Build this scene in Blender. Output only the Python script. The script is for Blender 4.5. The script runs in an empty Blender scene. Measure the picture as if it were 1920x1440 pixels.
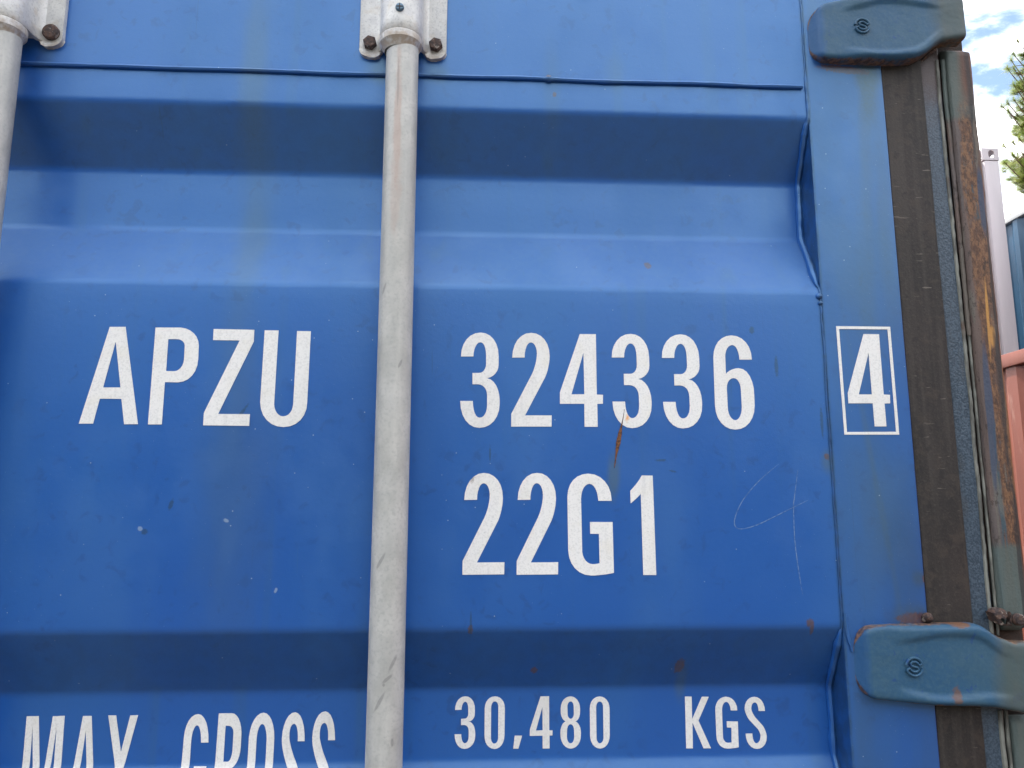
import bpy, bmesh, math, random
from mathutils import Vector, Matrix, noise
from mathutils.geometry import tessellate_polygon
random.seed(7)
sc = bpy.context.scene
col = sc.collection
CZ = 1.78                      # camera height; the door face is the plane y = 0

# ------------------------------------------------------------------ camera
cam = bpy.data.cameras.new('camera')
cam.sensor_width = 36.0
cam.lens = 27.75
cam.clip_start = 0.02
cam.clip_end = 3000
co = bpy.data.objects.new('camera', cam)
col.objects.link(co)
co.location = (0, -0.8212, CZ)
co.rotation_euler = (math.radians(90 + 9.54), 0, math.radians(-3.06))
sc.camera = co
sc.render.resolution_x = 1024
sc.render.resolution_y = 768

# ------------------------------------------------------------------ sun, sky, exposure
SUN = Vector((-0.50, 0.60, 1.45)).normalized()
world = bpy.data.worlds.new('World')
sc.world = world
world.use_nodes = True
wt = world.node_tree
bg = wt.nodes['Background']
sky = wt.nodes.new('ShaderNodeTexSky')
sky.sky_type = 'NISHITA'
sky.sun_disc = False
sky.sun_elevation = math.asin(SUN.z)
sky.sun_rotation = math.atan2(SUN.x, SUN.y)
sky.air_density = 1.0
sky.dust_density = 1.2
wtc = wt.nodes.new('ShaderNodeTexCoord')
wmap = wt.nodes.new('ShaderNodeMapping')
wmap.inputs['Location'].default_value = (7.91, 0.877, 1.224)
wmap.inputs['Rotation'].default_value = (0.3, 0.5, 0)
wmap.inputs['Scale'].default_value = (1.0, 1.6, 2.4)
wno = wt.nodes.new('ShaderNodeTexNoise')
wno.inputs['Scale'].default_value = 4.0
wno.inputs['Detail'].default_value = 9
wno.inputs['Roughness'].default_value = 0.56
wno.inputs['Distortion'].default_value = 0.5
wr = wt.nodes.new('ShaderNodeMapRange')
wr.interpolation_type = 'SMOOTHSTEP'
wr.inputs['From Min'].default_value = 0.43
wr.inputs['From Max'].default_value = 0.62
wmx = wt.nodes.new('ShaderNodeMix')
wmx.data_type = 'RGBA'
wmx.inputs[7].default_value = (20.2, 19.8, 19.4, 1)
wt.links.new(wtc.outputs['Generated'], wmap.inputs['Vector'])
wt.links.new(wmap.outputs[0], wno.inputs['Vector'])
wt.links.new(wno.outputs[0], wr.inputs['Value'])
wt.links.new(wr.outputs[0], wmx.inputs[0])
wt.links.new(sky.outputs[0], wmx.inputs[6])
wt.links.new(wmx.outputs[2], bg.inputs['Color'])
bg.inputs['Strength'].default_value = 0.07

sl = bpy.data.lights.new('sun', 'SUN')
sl.energy = 2.4
sl.angle = math.radians(0.5)
sl.color = (1.0, 0.95, 0.88)
so = bpy.data.objects.new('sun', sl)
col.objects.link(so)
so.location = SUN * 30
so.rotation_euler = SUN.to_track_quat('Z', 'Y').to_euler()

vs = sc.view_settings
vs.view_transform = 'Standard'
vs.look = 'None'
vs.exposure = 2.03
vs.gamma = 1.0

# ------------------------------------------------------------------ material helpers
class Mat:
    def __init__(self, name, rough=0.5, metal=0.0, spec=0.5):
        self.m = bpy.data.materials.new(name)
        self.m.use_nodes = True
        self.t = self.m.node_tree
        self.b = self.t.nodes['Principled BSDF']
        self.b.inputs['Roughness'].default_value = rough
        self.b.inputs['Metallic'].default_value = metal
        self.b.inputs['Specular IOR Level'].default_value = spec
        g = self.t.nodes.new('ShaderNodeNewGeometry')
        self.geo = g
        self.pos = g.outputs['Position']
    def put(self, s, v):
        if hasattr(v, 'is_linked') or isinstance(v, bpy.types.NodeSocket):
            self.t.links.new(v, s)
        else:
            s.default_value = v
    def map(self, scale=(1, 1, 1), loc=(0, 0, 0), rot=(0, 0, 0), typ='POINT'):
        n = self.t.nodes.new('ShaderNodeMapping')
        n.vector_type = typ
        n.inputs['Location'].default_value = loc
        n.inputs['Rotation'].default_value = rot
        n.inputs['Scale'].default_value = scale
        self.t.links.new(self.pos, n.inputs['Vector'])
        return n.outputs[0]
    def noise(self, scale, detail=3, vec=None, rough=0.5, dist=0.0, stretch=None, loc=(0, 0, 0)):
        n = self.t.nodes.new('ShaderNodeTexNoise')
        n.inputs['Scale'].default_value = scale
        n.inputs['Detail'].default_value = detail
        n.inputs['Roughness'].default_value = rough
        n.inputs['Distortion'].default_value = dist
        if vec is None:
            vec = self.map(stretch or (1, 1, 1), loc)
        self.t.links.new(vec, n.inputs['Vector'])
        return n.outputs[0]
    def voro(self, scale, out='Distance', vec=None, loc=(0, 0, 0)):
        n = self.t.nodes.new('ShaderNodeTexVoronoi')
        n.inputs['Scale'].default_value = scale
        self.t.links.new(vec or self.map(loc=loc), n.inputs['Vector'])
        return n.outputs[out]
    def rng(self, v, a, b, c=0.0, d=1.0, smooth=True):
        n = self.t.nodes.new('ShaderNodeMapRange')
        if smooth:
            n.interpolation_type = 'SMOOTHSTEP'
        self.t.links.new(v, n.inputs['Value'])
        for k, x in zip(('From Min', 'From Max', 'To Min', 'To Max'), (a, b, c, d)):
            n.inputs[k].default_value = x
        return n.outputs[0]
    def math(self, op, a, b=None):
        n = self.t.nodes.new('ShaderNodeMath')
        n.operation = op
        self.put(n.inputs[0], a)
        if b is not None:
            self.put(n.inputs[1], b)
        return n.outputs[0]
    def mul(self, a, b): return self.math('MULTIPLY', a, b)
    def add(self, a, b): return self.math('ADD', a, b)
    def mx(self, a, b): return self.math('MAXIMUM', a, b)
    def mix(self, f, a, b):
        n = self.t.nodes.new('ShaderNodeMix')
        n.data_type = 'RGBA'
        self.put(n.inputs[0], f)
        for s, v in ((n.inputs[6], a), (n.inputs[7], b)):
            if isinstance(v, tuple):
                s.default_value = (*v, 1)
            else:
                self.t.links.new(v, s)
        return n.outputs[2]
    def sep(self):
        n = self.t.nodes.new('ShaderNodeSeparateXYZ')
        self.t.links.new(self.pos, n.inputs[0])
        return n.outputs
    def spot(self, x, z, rx, rz, rot=0.0, ragged=0.5, nz=None, hard=0.5):
        """mask of a ragged ellipse on the door face, x and z in mm from the camera foot"""
        v = self.map((rx / 1000, 1000, rz / 1000), (x / 1000, 0, z / 1000 + CZ), (0, rot, 0), 'TEXTURE')
        n = self.t.nodes.new('ShaderNodeVectorMath')
        n.operation = 'LENGTH'
        self.t.links.new(v, n.inputs[0])
        d = n.outputs['Value']
        if nz is not None:
            d = self.add(d, self.math('MULTIPLY_ADD', nz, ragged * 2))
            # value = d + nz*2r + 0.5 (default third input) -> remove the offset below
            return self.rng(d, 1.0 + 0.5 + ragged, 1.0 + 0.5 + ragged - hard)
        return self.rng(d, 1.0, 1.0 - hard)
    def color(self, c): self.put(self.b.inputs['Base Color'], c if not isinstance(c, tuple) else (*c, 1))
    def rough(self, r): self.put(self.b.inputs['Roughness'], r)
    def bump(self, h, dist=0.001, strength=0.5, prev=None):
        n = self.t.nodes.new('ShaderNodeBump')
        n.inputs['Strength'].default_value = strength
        n.inputs['Distance'].default_value = dist
        self.t.links.new(h, n.inputs['Height'])
        if prev is not None:
            self.t.links.new(prev, n.inputs['Normal'])
        self.t.links.new(n.outputs[0], self.b.inputs['Normal'])
        return n.outputs[0]

RUST = (0.15, 0.045, 0.014)

def paint_blue():
    m = Mat('blue_door_paint', 0.38, 0.0, 1.0)
    big = m.noise(3.2, 4, stretch=(1, 1, 0.7))
    mid = m.noise(26, 4, loc=(3, 0, 1))
    fine = m.noise(420, 2)
    c = m.mix(m.rng(big, 0.3, 0.7), (0.0003, 0.060, 0.325), (0.001, 0.073, 0.350))
    # chalked paint, greyer and paler in soft clouds
    chalk = m.rng(m.noise(9, 5, stretch=(1, 1, 0.35), loc=(9, 1, 4)), 0.42, 0.75)
    c = m.mix(m.mul(chalk, 0.30), c, (0.018, 0.100, 0.280))
    # vertical run-off marks
    run = m.rng(m.noise(34, 3, stretch=(1, 1, 0.035), loc=(1.3, 0, 0)), 0.56, 0.80)
    c = m.mix(m.mul(run, 0.36), c, (0.026, 0.080, 0.165))
    for (sx, sz, rot, lo) in ((5, .22, 0.5, (1, 2, 0)), (6, .25, -0.8, (4, 1, 0)), (9, .05, 0.02, (6, 6, 0))):
        hv = m.rng(m.noise(26, 2, vec=m.map((sx, 1, sz), lo, (0, rot, 0)), dist=0.3), 0.735, 0.76)
        hv = m.mul(hv, m.rng(m.noise(7, 2, loc=lo), 0.48, 0.62))
        c = m.mix(m.mul(hv, 0.38), c, (0.030, 0.095, 0.210) if rot > 0.1 else (0.010, 0.036, 0.100))
    # deeper blue smudges where the chalk is rubbed off
    sm = m.mul(m.rng(m.noise(75, 3, loc=(5, 5, 5), dist=0.6), 0.55, 0.70), m.rng(m.noise(14, 2, loc=(2, 7, 1)), 0.40, 0.58))
    c = m.mix(m.mul(sm, 0.70), c, (0.0, 0.042, 0.235))
    # two broad greenish grime streaks under the header and a few on the stile
    jag = m.math('SUBTRACT', m.noise(55, 3, stretch=(1, 1, 0.3), loc=(4, 2, 0)), 0.5)
    jag.node.inputs[1].default_value = 0.5
    for (x, z, rx, rz, rot, f) in ((-243, 480, 12, 90, 0, .30), (-242, 400, 18, 330, 0, .20), (-238, 20, 34, 150, 0, .22), (-240, 300, 13, 55, 0, .28),
                                   (458, 508, 14, 22, 0.12, .95), (456, 480, 9, 40, 0.1, .6), (449, 430, 7, 130, 0.05, .40), (463, 350, 8, 150, 0, .34),
                                   (436, 260, 8, 120, 0.05, .25), (458, -104, 20, 14, 0, .6), (432, 20, 3, 160, -0.12, .3),
                                   (440, -10, 30, 80, 0, .25), (90, 470, 8, 60, 0, .2), (-470, 500, 9, 20, 0, .3), (160, 500, 10, 22, 0, .2),
                                   (-104, 492, 14, 14, 0, .45), (-42, 492, 12, 12, 0, .4),
                                   (150, 40, 6, 24, 0.05, .6), (470, -63, 7, 8, 0, .6), (379, 58, 6, 12, 0, .5), (222, -168, 5, 18, 0.05, .45)):
        s = m.spot(x, z, rx * 1.3, rz * 1.15, rot, 0.35, jag, 1.1)
        c = m.mix(m.mul(s, f), c, (0.060, 0.088, 0.084) if x < 445 else (0.045, 0.052, 0.048))
    # road dirt rubbed into the stile
    xx = m.sep()[0]
    c = m.mix(m.mul(m.rng(xx, 0.380, 0.392), m.rng(m.noise(22, 5, stretch=(1, 1, .3), loc=(3, 9, 1)), 0.30, 0.75, 0.15, 0.55)), c, (0.030, 0.060, 0.105))
    seam = m.rng(m.math('ABSOLUTE', m.math('SUBTRACT', xx, 0.3838)), 0.0045, 0.0008)
    c = m.mix(m.mul(seam, m.rng(m.noise(60, 3, loc=(3, 1, 1)), 0.3, 0.6, 0.25, 0.7)), c, (0.008, 0.022, 0.055))
    # small rust blooms
    ragn = m.math('SUBTRACT', m.noise(420, 3, loc=(0, 3, 8)), 0.5)
    ragn.node.inputs[1].default_value = 0.5
    rust = None
    for (x, z, rx, rz, rot) in ((196.5, 276.5, 2.6, 3.0, 0), (218.6, -152.7, 3.2, 5.0, 0.3), (350, -107.5, 2.6, 2.6, 0), (379, 63, 1.8, 2.4, 0),
                                (67.9, -155.4, 2.2, 2.2, 0), (2.2, -112, 1.6, 3, 0), (475, -63.8, 2.4, 2.4, 0), (85, 491, 2, 2, 0), (92, 470, 1.6, 2, 0),
                                (460, -104, 12, 4, 0), (352, -112, 1.4, 5, 0), (430, 511, 20, 3, 0.1)):
        s = m.spot(x, z, rx, rz, rot, 0.9, ragn, 0.8)
        rust = s if rust is None else m.mx(rust, s)
    c = m.mix(m.mul(rust, 0.85), c, m.mix(m.noise(300, 2), (0.05, 0.022, 0.014), RUST))
    # dark rubbed marks and pale chips
    dk = None
    for (x, z, rx, rz, rot) in ((200.9, 58.4, 4, 1.0, 0), (-236, 104, 1.2, 9, 0.6), (-324, -15, 2.4, 2.0, 0), (2.5, -106, .7, 9, 0), (213, 47, 3, 0.8, 0.2),
                                (21, 64, .8, 6, 0), (376, 100, 1.2, 12, 0), (-300, 12, 1.5, 4, .3), (305, 200, 2, 3, 0), (330, 160, 1.5, 8, 0)):
        s = m.spot(x, z, rx, rz, rot, 0.8, ragn, 0.9)
        dk = s if dk is None else m.mx(dk, s)
    c = m.mix(m.mul(dk, 0.7), c, (0.006, 0.022, 0.070))
    wh = None
    for (x, z, rx, rz) in ((-244.5, -3.9, 2.0, 1.2), (-328.5, -11.8, 1.7, 1.5), (-191.9, -72.5, 1.0, 1.9)):
        s = m.spot(x, z, rx, rz, 0.4, 0.8, ragn, 0.8)
        wh = s if wh is None else m.mx(wh, s)
    # pin-prick pale specks scattered over the paint
    gate = m.rng(m.voro(62, 'Color'), 0.42, 0.46)
    speck = m.mul(m.rng(m.voro(62), 0.052, 0.022), gate)
    gate2 = m.rng(m.voro(150, 'Color', loc=(2, 2, 2)), 0.62, 0.64)
    speck2 = m.mul(m.mul(m.rng(m.voro(150, loc=(2, 2, 2)), 0.060, 0.02), gate2), 0.5)
    c = m.mix(m.mx(m.mul(wh, 0.5), m.mx(m.mul(speck, 0.8), speck2)), c, (0.36, 0.44, 0.55))
    # dust lies on the faces that look up
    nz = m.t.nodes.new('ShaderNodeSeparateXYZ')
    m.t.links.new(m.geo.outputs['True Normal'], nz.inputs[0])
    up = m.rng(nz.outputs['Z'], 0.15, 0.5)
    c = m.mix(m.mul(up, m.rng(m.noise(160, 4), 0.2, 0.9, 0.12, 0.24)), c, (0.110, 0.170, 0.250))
    # shade painted into the colour of faces that look down
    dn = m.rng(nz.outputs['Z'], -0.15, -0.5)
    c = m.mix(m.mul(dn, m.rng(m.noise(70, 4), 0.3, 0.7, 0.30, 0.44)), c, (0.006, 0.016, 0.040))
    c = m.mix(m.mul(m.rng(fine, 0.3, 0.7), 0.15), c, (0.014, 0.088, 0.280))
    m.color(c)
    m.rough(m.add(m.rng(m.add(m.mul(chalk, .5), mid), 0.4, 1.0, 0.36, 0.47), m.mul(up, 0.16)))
    m.b.inputs['IOR'].default_value = 1.62
    m.b.inputs['Specular Tint'].default_value = (0.50, 0.82, 1.0, 1)
    n1 = m.bump(m.noise(190, 2), 0.0003, 0.30)
    m.bump(m.noise(900, 2), 0.00015, 0.35, n1)
    return m.m

def decal_white():
    m = Mat('white_decal', 0.5)
    sp = m.noise(520, 2)
    c = m.mix(m.rng(sp, 0.44, 0.70), (0.80, 0.79, 0.77), (0.70, 0.695, 0.68))
    c = m.mix(m.mul(m.rng(m.noise(45, 4, loc=(3, 3, 3)), 0.5, 0.75), 0.35), c, (0.72, 0.68, 0.58))
    c = m.mix(m.mul(m.rng(m.noise(12, 5, stretch=(1, 1, .3), loc=(6, 3, 1)), 0.48, 0.72), 0.30), c, (0.60, 0.575, 0.52))
    c = m.mix(m.mul(m.rng(m.noise(130, 4, stretch=(1, 1, .12), loc=(6, 8, 1)), 0.58, 0.74), 0.35), c, (0.55, 0.56, 0.56))
    pin = m.mul(m.rng(m.voro(170), 0.10, 0.03), m.rng(m.voro(170, 'Color'), 0.60, 0.62))
    c = m.mix(m.mul(pin, 0.6), c, (0.30, 0.30, 0.29))
    jag = m.noise(380, 3)
    s = m.spot(2, 40, 5, 7, 0.2, 0.8, jag, 0.8)
    c = m.mix(m.mul(s, 0.55), c, (0.12, 0.13, 0.11))
    s = m.spot(166, 103, 3.2, 6, 0.15, 0.5, jag, 1.0)
    c = m.mix(m.mul(s, 0.9), c, (0.75, 0.36, 0.10))
    m.color(c)
    m.bump(sp, 0.0003, 0.3)
    return m.m

def galvanized():
    m = Mat('galvanized_steel', 0.52, 0.15)
    a = m.noise(60, 5, stretch=(1, 1, 0.6))
    c = m.mix(m.rng(a, 0.3, 0.7), (0.42, 0.42, 0.40), (0.54, 0.535, 0.51))
    c = m.mix(m.mul(m.rng(m.noise(330, 3), 0.45, 0.75), 0.45), c, (0.31, 0.32, 0.315))
    sp = m.rng(m.voro(55, 'Color'), 0.25, 0.75)
    c = m.mix(m.mul(sp, 0.22), c, (0.34, 0.345, 0.34))
    big = m.rng(m.noise(11, 4, stretch=(1, 1, 0.5), loc=(2, 2, 2)), 0.42, 0.62)
    c = m.mix(m.mul(big, 0.30), c, (0.36, 0.35, 0.315))
    st = m.rng(m.noise(110, 3, stretch=(1, 1, 0.05)), 0.5, 0.75)
    c = m.mix(m.mul(st, 0.3), c, (0.60, 0.59, 0.55))
    wn = m.math('SUBTRACT', m.noise(160, 3, stretch=(1, 1, 0.4)), 0.5)
    wn.node.inputs[1].default_value = 0.5
    r1 = m.spot(-78.5, 400, 2.6, 62, 0.0, 0.8, wn, 0.9)
    r2 = m.spot(-79, 452, 1.0, 20, 0, 0.6, wn, 0.8)
    r3 = m.spot(-79, 340, 4, 40, 0, 0.9, wn, 1.0)
    c = m.mix(m.mul(m.mx(r1, m.mul(r3, .6)), 0.45), c, (0.42, 0.27, 0.21))
    c = m.mix(m.mul(r2, 0.45), c, (0.22, 0.215, 0.21))
    dk = None
    for (x, z, rx, rz, rot) in ((-84, -42, 1.2, 7, 0.5), (-70, -135, 1.3, 6, 0.45), (-75, -149, 1.2, 5, 0.9), (-78, -154, 1.0, 1.4, 0), (-82, -170, 1.2, 9, 0.5), (-69, -205, 1.1, 3, 0),
                                (-88, 228, 1.0, 5, 0.3), (-70, 150, .9, 4, 0.4)):
        s = m.spot(x, z, rx, rz, rot, 0.5, wn, 0.7)
        dk = s if dk is None else m.mx(dk, s)
    c = m.mix(m.mul(dk, 0.42), c, (0.13, 0.13, 0.135))
    m.color(c)
    m.rough(m.rng(a, 0.3, 0.7, 0.42, 0.6))
    n1 = m.bump(m.noise(240, 4), 0.0006, 0.4)
    return m.m

def cast_bracket():
    m = Mat('galvanized_casting', 0.5, 0.15)
    a = m.noise(70, 5)
    c = m.mix(m.rng(a, 0.3, 0.7), (0.56, 0.56, 0.56), (0.68, 0.68, 0.66))
    c = m.mix(m.mul(m.rng(m.noise(420, 3), 0.5, 0.7), 0.5), c, (0.36, 0.37, 0.38))
    c = m.mix(m.mul(m.rng(m.noise(90, 4, loc=(1, 2, 3)), 0.5, 0.75), 0.4), c, (0.50, 0.42, 0.32))
    xyz = m.sep()
    low = m.rng(xyz[2], CZ + 0.522, CZ + 0.503)
    c = m.mix(m.mul(low, m.rng(m.noise(150, 3), 0.3, 0.6, 0.1, 0.75)), c, (0.33, 0.25, 0.17))
    m.color(c)
    m.bump(m.noise(300, 4), 0.0007, 0.5)
    return m.m

def rust_bolt():
    m = Mat('rusty_bolt', 0.75, 0.1)
    c = m.mix(m.rng(m.noise(260, 4), 0.4, 0.65), (0.040, 0.028, 0.028), (0.105, 0.060, 0.045))
    c = m.mix(m.mul(m.rng(m.noise(200, 4, loc=(7, 1, 2)), 0.58, 0.68), 0.75), c, (0.36, 0.31, 0.27))
    m.color(c)
    m.bump(m.noise(400, 4), 0.0012, 0.8)
    return m.m

def blue_screw():
    m = Mat('blued_screw', 0.4, 0.5)
    m.color(m.mix(m.noise(500, 2), (0.07, 0.13, 0.19), (0.13, 0.20, 0.26)))
    return m.m

def hinge_paint():
    m = Mat('teal_hinge_paint', 0.5, 0.0, 0.35)
    a = m.noise(16, 4)
    c = m.mix(m.rng(a, 0.35, 0.65), (0.022, 0.086, 0.172), (0.036, 0.097, 0.158))
    c = m.mix(m.mul(m.rng(m.noise(300, 3), 0.4, 0.7), 0.35), c, (0.060, 0.125, 0.175))
    blot = m.mul(m.rng(m.noise(95, 3, dist=0.8, loc=(2, 0, 4)), 0.62, 0.68), m.rng(m.noise(30, 2, loc=(5, 5, 1)), 0.45, 0.6))
    c = m.mix(m.mul(blot, 0.7), c, (0.012, 0.060, 0.20))
    # algae green / brown grime towards the pin end
    xyz = m.sep()
    edge = m.rng(m.add(xyz[0], m.mul(m.noise(60, 3, stretch=(1, 1, .4)), 0.02)), 0.532, 0.556)
    c = m.mix(m.mul(edge, 0.72), c, m.mix(m.noise(80, 3, stretch=(1, 1, 0.3)), (0.060, 0.095, 0.085), (0.115, 0.105, 0.070)))
    # paler door paint over the weld toe at the left end
    tip = m.rng(m.add(xyz[0], m.mul(m.noise(120, 3), 0.006)), 0.4095, 0.401)
    c = m.mix(m.mul(tip, 0.65), c, (0.025, 0.100, 0.26))
    at = m.t.nodes.new('ShaderNodeAttribute')
    at.attribute_name = 'rim'
    rn = m.rng(m.add(m.mul(at.outputs['Fac'], 0.62), m.noise(75, 5, rough=.65)), 0.92, 1.15)
    c = m.mix(m.mul(rn, 0.85), c, m.mix(m.rng(m.noise(240, 3), .35, .65), (0.055, 0.028, 0.020), (0.21, 0.11, 0.055)))
    ragn = m.math('SUBTRACT', m.noise(260, 3, loc=(0, 3, 8)), 0.5)
    ragn.node.inputs[1].default_value = 0.5
    s = m.mx(m.mul(m.spot(489, -178, 2.4, 4.5, 0.1, 1.5, ragn, 1.3), 0.8), m.spot(500, -108, 6, 2.2, 0, 1.0, ragn, 0.9))
    c = m.mix(m.mul(s, 0.9), c, m.mix(m.noise(300, 3), (0.16, 0.11, 0.075), (0.15, 0.05, 0.02)))
    m.color(c)
    n1 = m.bump(m.noise(170, 4), 0.0008, 0.5)
    return m.m

def rubber():
    m = Mat('weathered_black_rubber', 0.7)
    c = m.mix(m.rng(m.noise(24, 4, stretch=(1, 1, 0.3)), 0.3, 0.7), (0.012, 0.010, 0.0095), (0.027, 0.021, 0.019))
    c = m.mix(m.mul(m.rng(m.noise(130, 3, stretch=(1, 1, 0.03)), 0.42, 0.66), 0.40), c, (0.055, 0.046, 0.040))
    c = m.mix(m.mul(m.rng(m.noise(420, 3), 0.5, 0.75), 0.30), c, (0.075, 0.060, 0.050))
    g = m.mul(m.rng(m.voro(150), 0.13, 0.05), m.rng(m.voro(150, 'Color'), 0.58, 0.62))
    c = m.mix(m.mul(g, 0.6), c, (0.26, 0.21, 0.17))
    c = m.mix(m.mul(m.rng(m.noise(55, 5, rough=.65, loc=(3, 1, 9)), 0.50, 0.64), 0.55), c, (0.046, 0.034, 0.027))
    c = m.mix(m.mul(m.rng(m.noise(90, 5, rough=.65, loc=(1, 7, 2)), 0.54, 0.66), 0.6), c, (0.008, 0.007, 0.008))
    scr = m.mul(m.rng(m.noise(210, 3, vec=m.map((0.25, 1, 1.6), (0, 0, 0), (0, 0.5, 0))), 0.675, 0.715), m.rng(m.noise(18, 2), 0.42, 0.55))
    c = m.mix(m.mul(scr, 0.42), c, (0.26, 0.22, 0.19))
    m.color(c)
    m.bump(m.noise(420, 4), 0.0006, 0.6)
    return m.m

def lip_paint():
    m = Mat('blue_grey_pebbled_paint', 0.42)
    a = m.noise(520, 2, rough=0.4)
    c = m.mix(m.rng(a, 0.35, 0.65), (0.026, 0.045, 0.070), (0.056, 0.085, 0.120))
    c = m.mix(m.mul(m.rng(m.noise(60, 4, stretch=(1, 1, .25)), 0.55, 0.8), 0.5), c, (0.05, 0.045, 0.04))
    xyz = m.sep()
    top = m.rng(m.add(xyz[2], m.mul(m.noise(40, 3), 0.05)), CZ + 0.46, CZ + 0.54)
    c = m.mix(m.mul(top, 0.85), c, (0.050, 0.024, 0.018))
    m.color(c)
    m.bump(a, 0.0008, 0.7)
    return m.m

def sealant():
    m = Mat('pale_sealant', 0.6)
    c = m.mix(m.rng(m.noise(120, 4, stretch=(1, 1, 0.4)), 0.35, 0.65), (0.09, 0.09, 0.08), (0.22, 0.225, 0.20))
    c = m.mix(m.mul(m.rng(m.noise(28, 4, stretch=(1, 1, 0.6), loc=(1, 1, 7)), 0.56, 0.66), 0.85), c, (0.075, 0.035, 0.02))
    m.color(c)
    m.bump(m.noise(300, 3), 0.0008, 0.5)
    return m.m

def rust_post():
    m = Mat('rusted_painted_steel', 0.68)
    v = m.noise(30, 6, stretch=(1.5, 1, 0.12), rough=0.6)
    v2 = m.noise(48, 6, stretch=(1.3, 1, 0.10), loc=(3, 3, 3), rough=0.62)
    v3 = m.noise(90, 5, stretch=(1.2, 1, 0.12), loc=(7, 1, 5))
    c = m.mix(m.rng(v, 0.44, 0.52), (0.055, 0.036, 0.030), (0.105, 0.060, 0.044))
    c = m.mix(m.rng(v2, 0.54, 0.58), c, (0.045, 0.072, 0.090))
    xl = m.rng(m.add(m.sep()[0], m.mul(v3, 0.008)), 0.5680, 0.5640)
    c = m.mix(m.mul(xl, 0.8), c, m.mix(m.noise(110, 4, stretch=(1, 1, .2)), (0.075, 0.055, 0.052), (0.15, 0.11, 0.095)))
    c = m.mix(m.mul(m.rng(v3, 0.56, 0.62), 0.6), c, (0.13, 0.12, 0.10))
    jag = m.math('SUBTRACT', m.noise(70, 4, stretch=(1, 1, 0.2)), 0.5)
    jag.node.inputs[1].default_value = 0.5
    org = None
    for (x, z, rx, rz, rot) in ((567, 395, 5.5, 75, 0.02), (569, 300, 6, 70, 0.02), (568, 225, 4, 45, 0), (573, 180, 2, 60, .04), (574, 60, 4.5, 62, 0.0), (576, 5, 4, 35, 0), (570, 150, 1.5, 90, 0)):
        s = m.spot(x, z, rx, rz, rot, 0.85, jag, 0.5)
        org = s if org is None else m.mx(org, s)
    oc = m.mix(m.rng(m.noise(260, 5, stretch=(1, 1, .45), rough=.7), 0.38, 0.62), (0.075, 0.034, 0.020), (0.21, 0.105, 0.050))
    org = m.mul(org, m.rng(m.noise(210, 5, stretch=(1, 1, .3), rough=.7, loc=(1, 1, 1)), 0.36, 0.50))
    c = m.mix(m.mul(org, 0.9), c, oc)
    c = m.mix(m.mul(m.rng(m.noise(170, 5, stretch=(1, 1, .5), rough=.7, loc=(8, 2, 1)), 0.56, 0.62), .7), c, (0.030, 0.020, 0.018))
    yl = m.mx(m.spot(574, 196, 2.6, 9, 0, 0.8, jag, 0.7), m.spot(571, 215, 1.4, 34, 0.03, 0.6, jag, 0.7))
    c = m.mix(m.mul(yl, 0.9), c, (0.46, 0.23, 0.06))
    bl = m.mx(m.spot(578, 355, 3.6, 34, 0.0, 0.4, jag, 0.5), m.spot(562, 110, 3.2, 62, 0.02, 0.5, jag, 0.5))
    c = m.mix(m.mul(bl, 0.8), c, (0.035, 0.060, 0.110))
    # surviving teal paint at both hinge ends
    xyz = m.sep()
    zz = m.add(xyz[2], m.mul(m.noise(26, 4), 0.10))
    teal = m.mx(m.rng(zz, CZ + 0.495, CZ + 0.520), m.rng(m.add(xyz[2], m.mul(m.noise(80, 2), 0.008)), CZ - 0.022, CZ - 0.030))
    tc = m.mix(m.noise(40, 3, stretch=(1.5, 1, .15)), (0.050, 0.110, 0.125), (0.105, 0.110, 0.085))
    tc = m.mix(m.mul(m.rng(xyz[0], 0.562, 0.575), m.rng(xyz[2], CZ + .45, CZ + .5)), tc, (0.115, 0.048, 0.030))
    c = m.mix(m.mul(teal, 0.85), c, tc)
    # bright orange line of rust down the outer corner
    rim = m.mul(m.rng(m.add(xyz[0], m.mul(m.noise(60, 3, stretch=(1, 1, .2)), 0.004)), 0.5815, 0.5845), m.rng(xyz[2], CZ + 0.42, CZ + 0.33))
    c = m.mix(m.mul(rim, 0.85), c, (0.24, 0.085, 0.022))
    # near black bare scale beside the corner
    blk = m.mul(m.rng(m.noise(60, 4, stretch=(2, 1, .1), loc=(1, 8, 3)), 0.50, 0.56), m.rng(xyz[0], 0.572, 0.577))
    c = m.mix(m.mul(blk, 0.75), c, (0.020, 0.019, 0.022))
    m.color(c)
    n1 = m.bump(m.noise(60, 6, stretch=(1, 1, 0.25)), 0.003, 0.55)
    m.bump(m.noise(380, 4), 0.0009, 0.6, n1)
    return m.m

def scratch_mat():
    m = Mat('pale_scratch', 0.6)
    m.color(m.mix(m.rng(m.noise(260, 3), 0.35, 0.6), (0.03, 0.10, 0.27), (0.15, 0.24, 0.40)))
    return m.m

def gouge_mat():
    m = Mat('rusty_gouge', 0.7)
    m.color(m.mix(m.rng(m.noise(200, 4), 0.40, 0.6), (0.030, 0.013, 0.010), (0.17, 0.065, 0.020)))
    m.bump(m.noise(500, 3), 0.001, 0.8)
    return m.m

def plain(name, c1, c2, scale=8, rough=0.5, stretch=(1, 1, .4), c3=None):
    m = Mat(name, rough)
    c = m.mix(m.rng(m.noise(scale, 5, stretch=stretch), 0.35, 0.65), c1, c2)
    if c3:
        c = m.mix(m.mul(m.rng(m.noise(scale * 2.3, 6, stretch=stretch, loc=(4, 4, 4)), 0.60, 0.68), 0.8), c, c3)
    m.color(c)
    m.bump(m.noise(scale * 10, 3), 0.002, 0.3)
    return m.m

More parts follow.
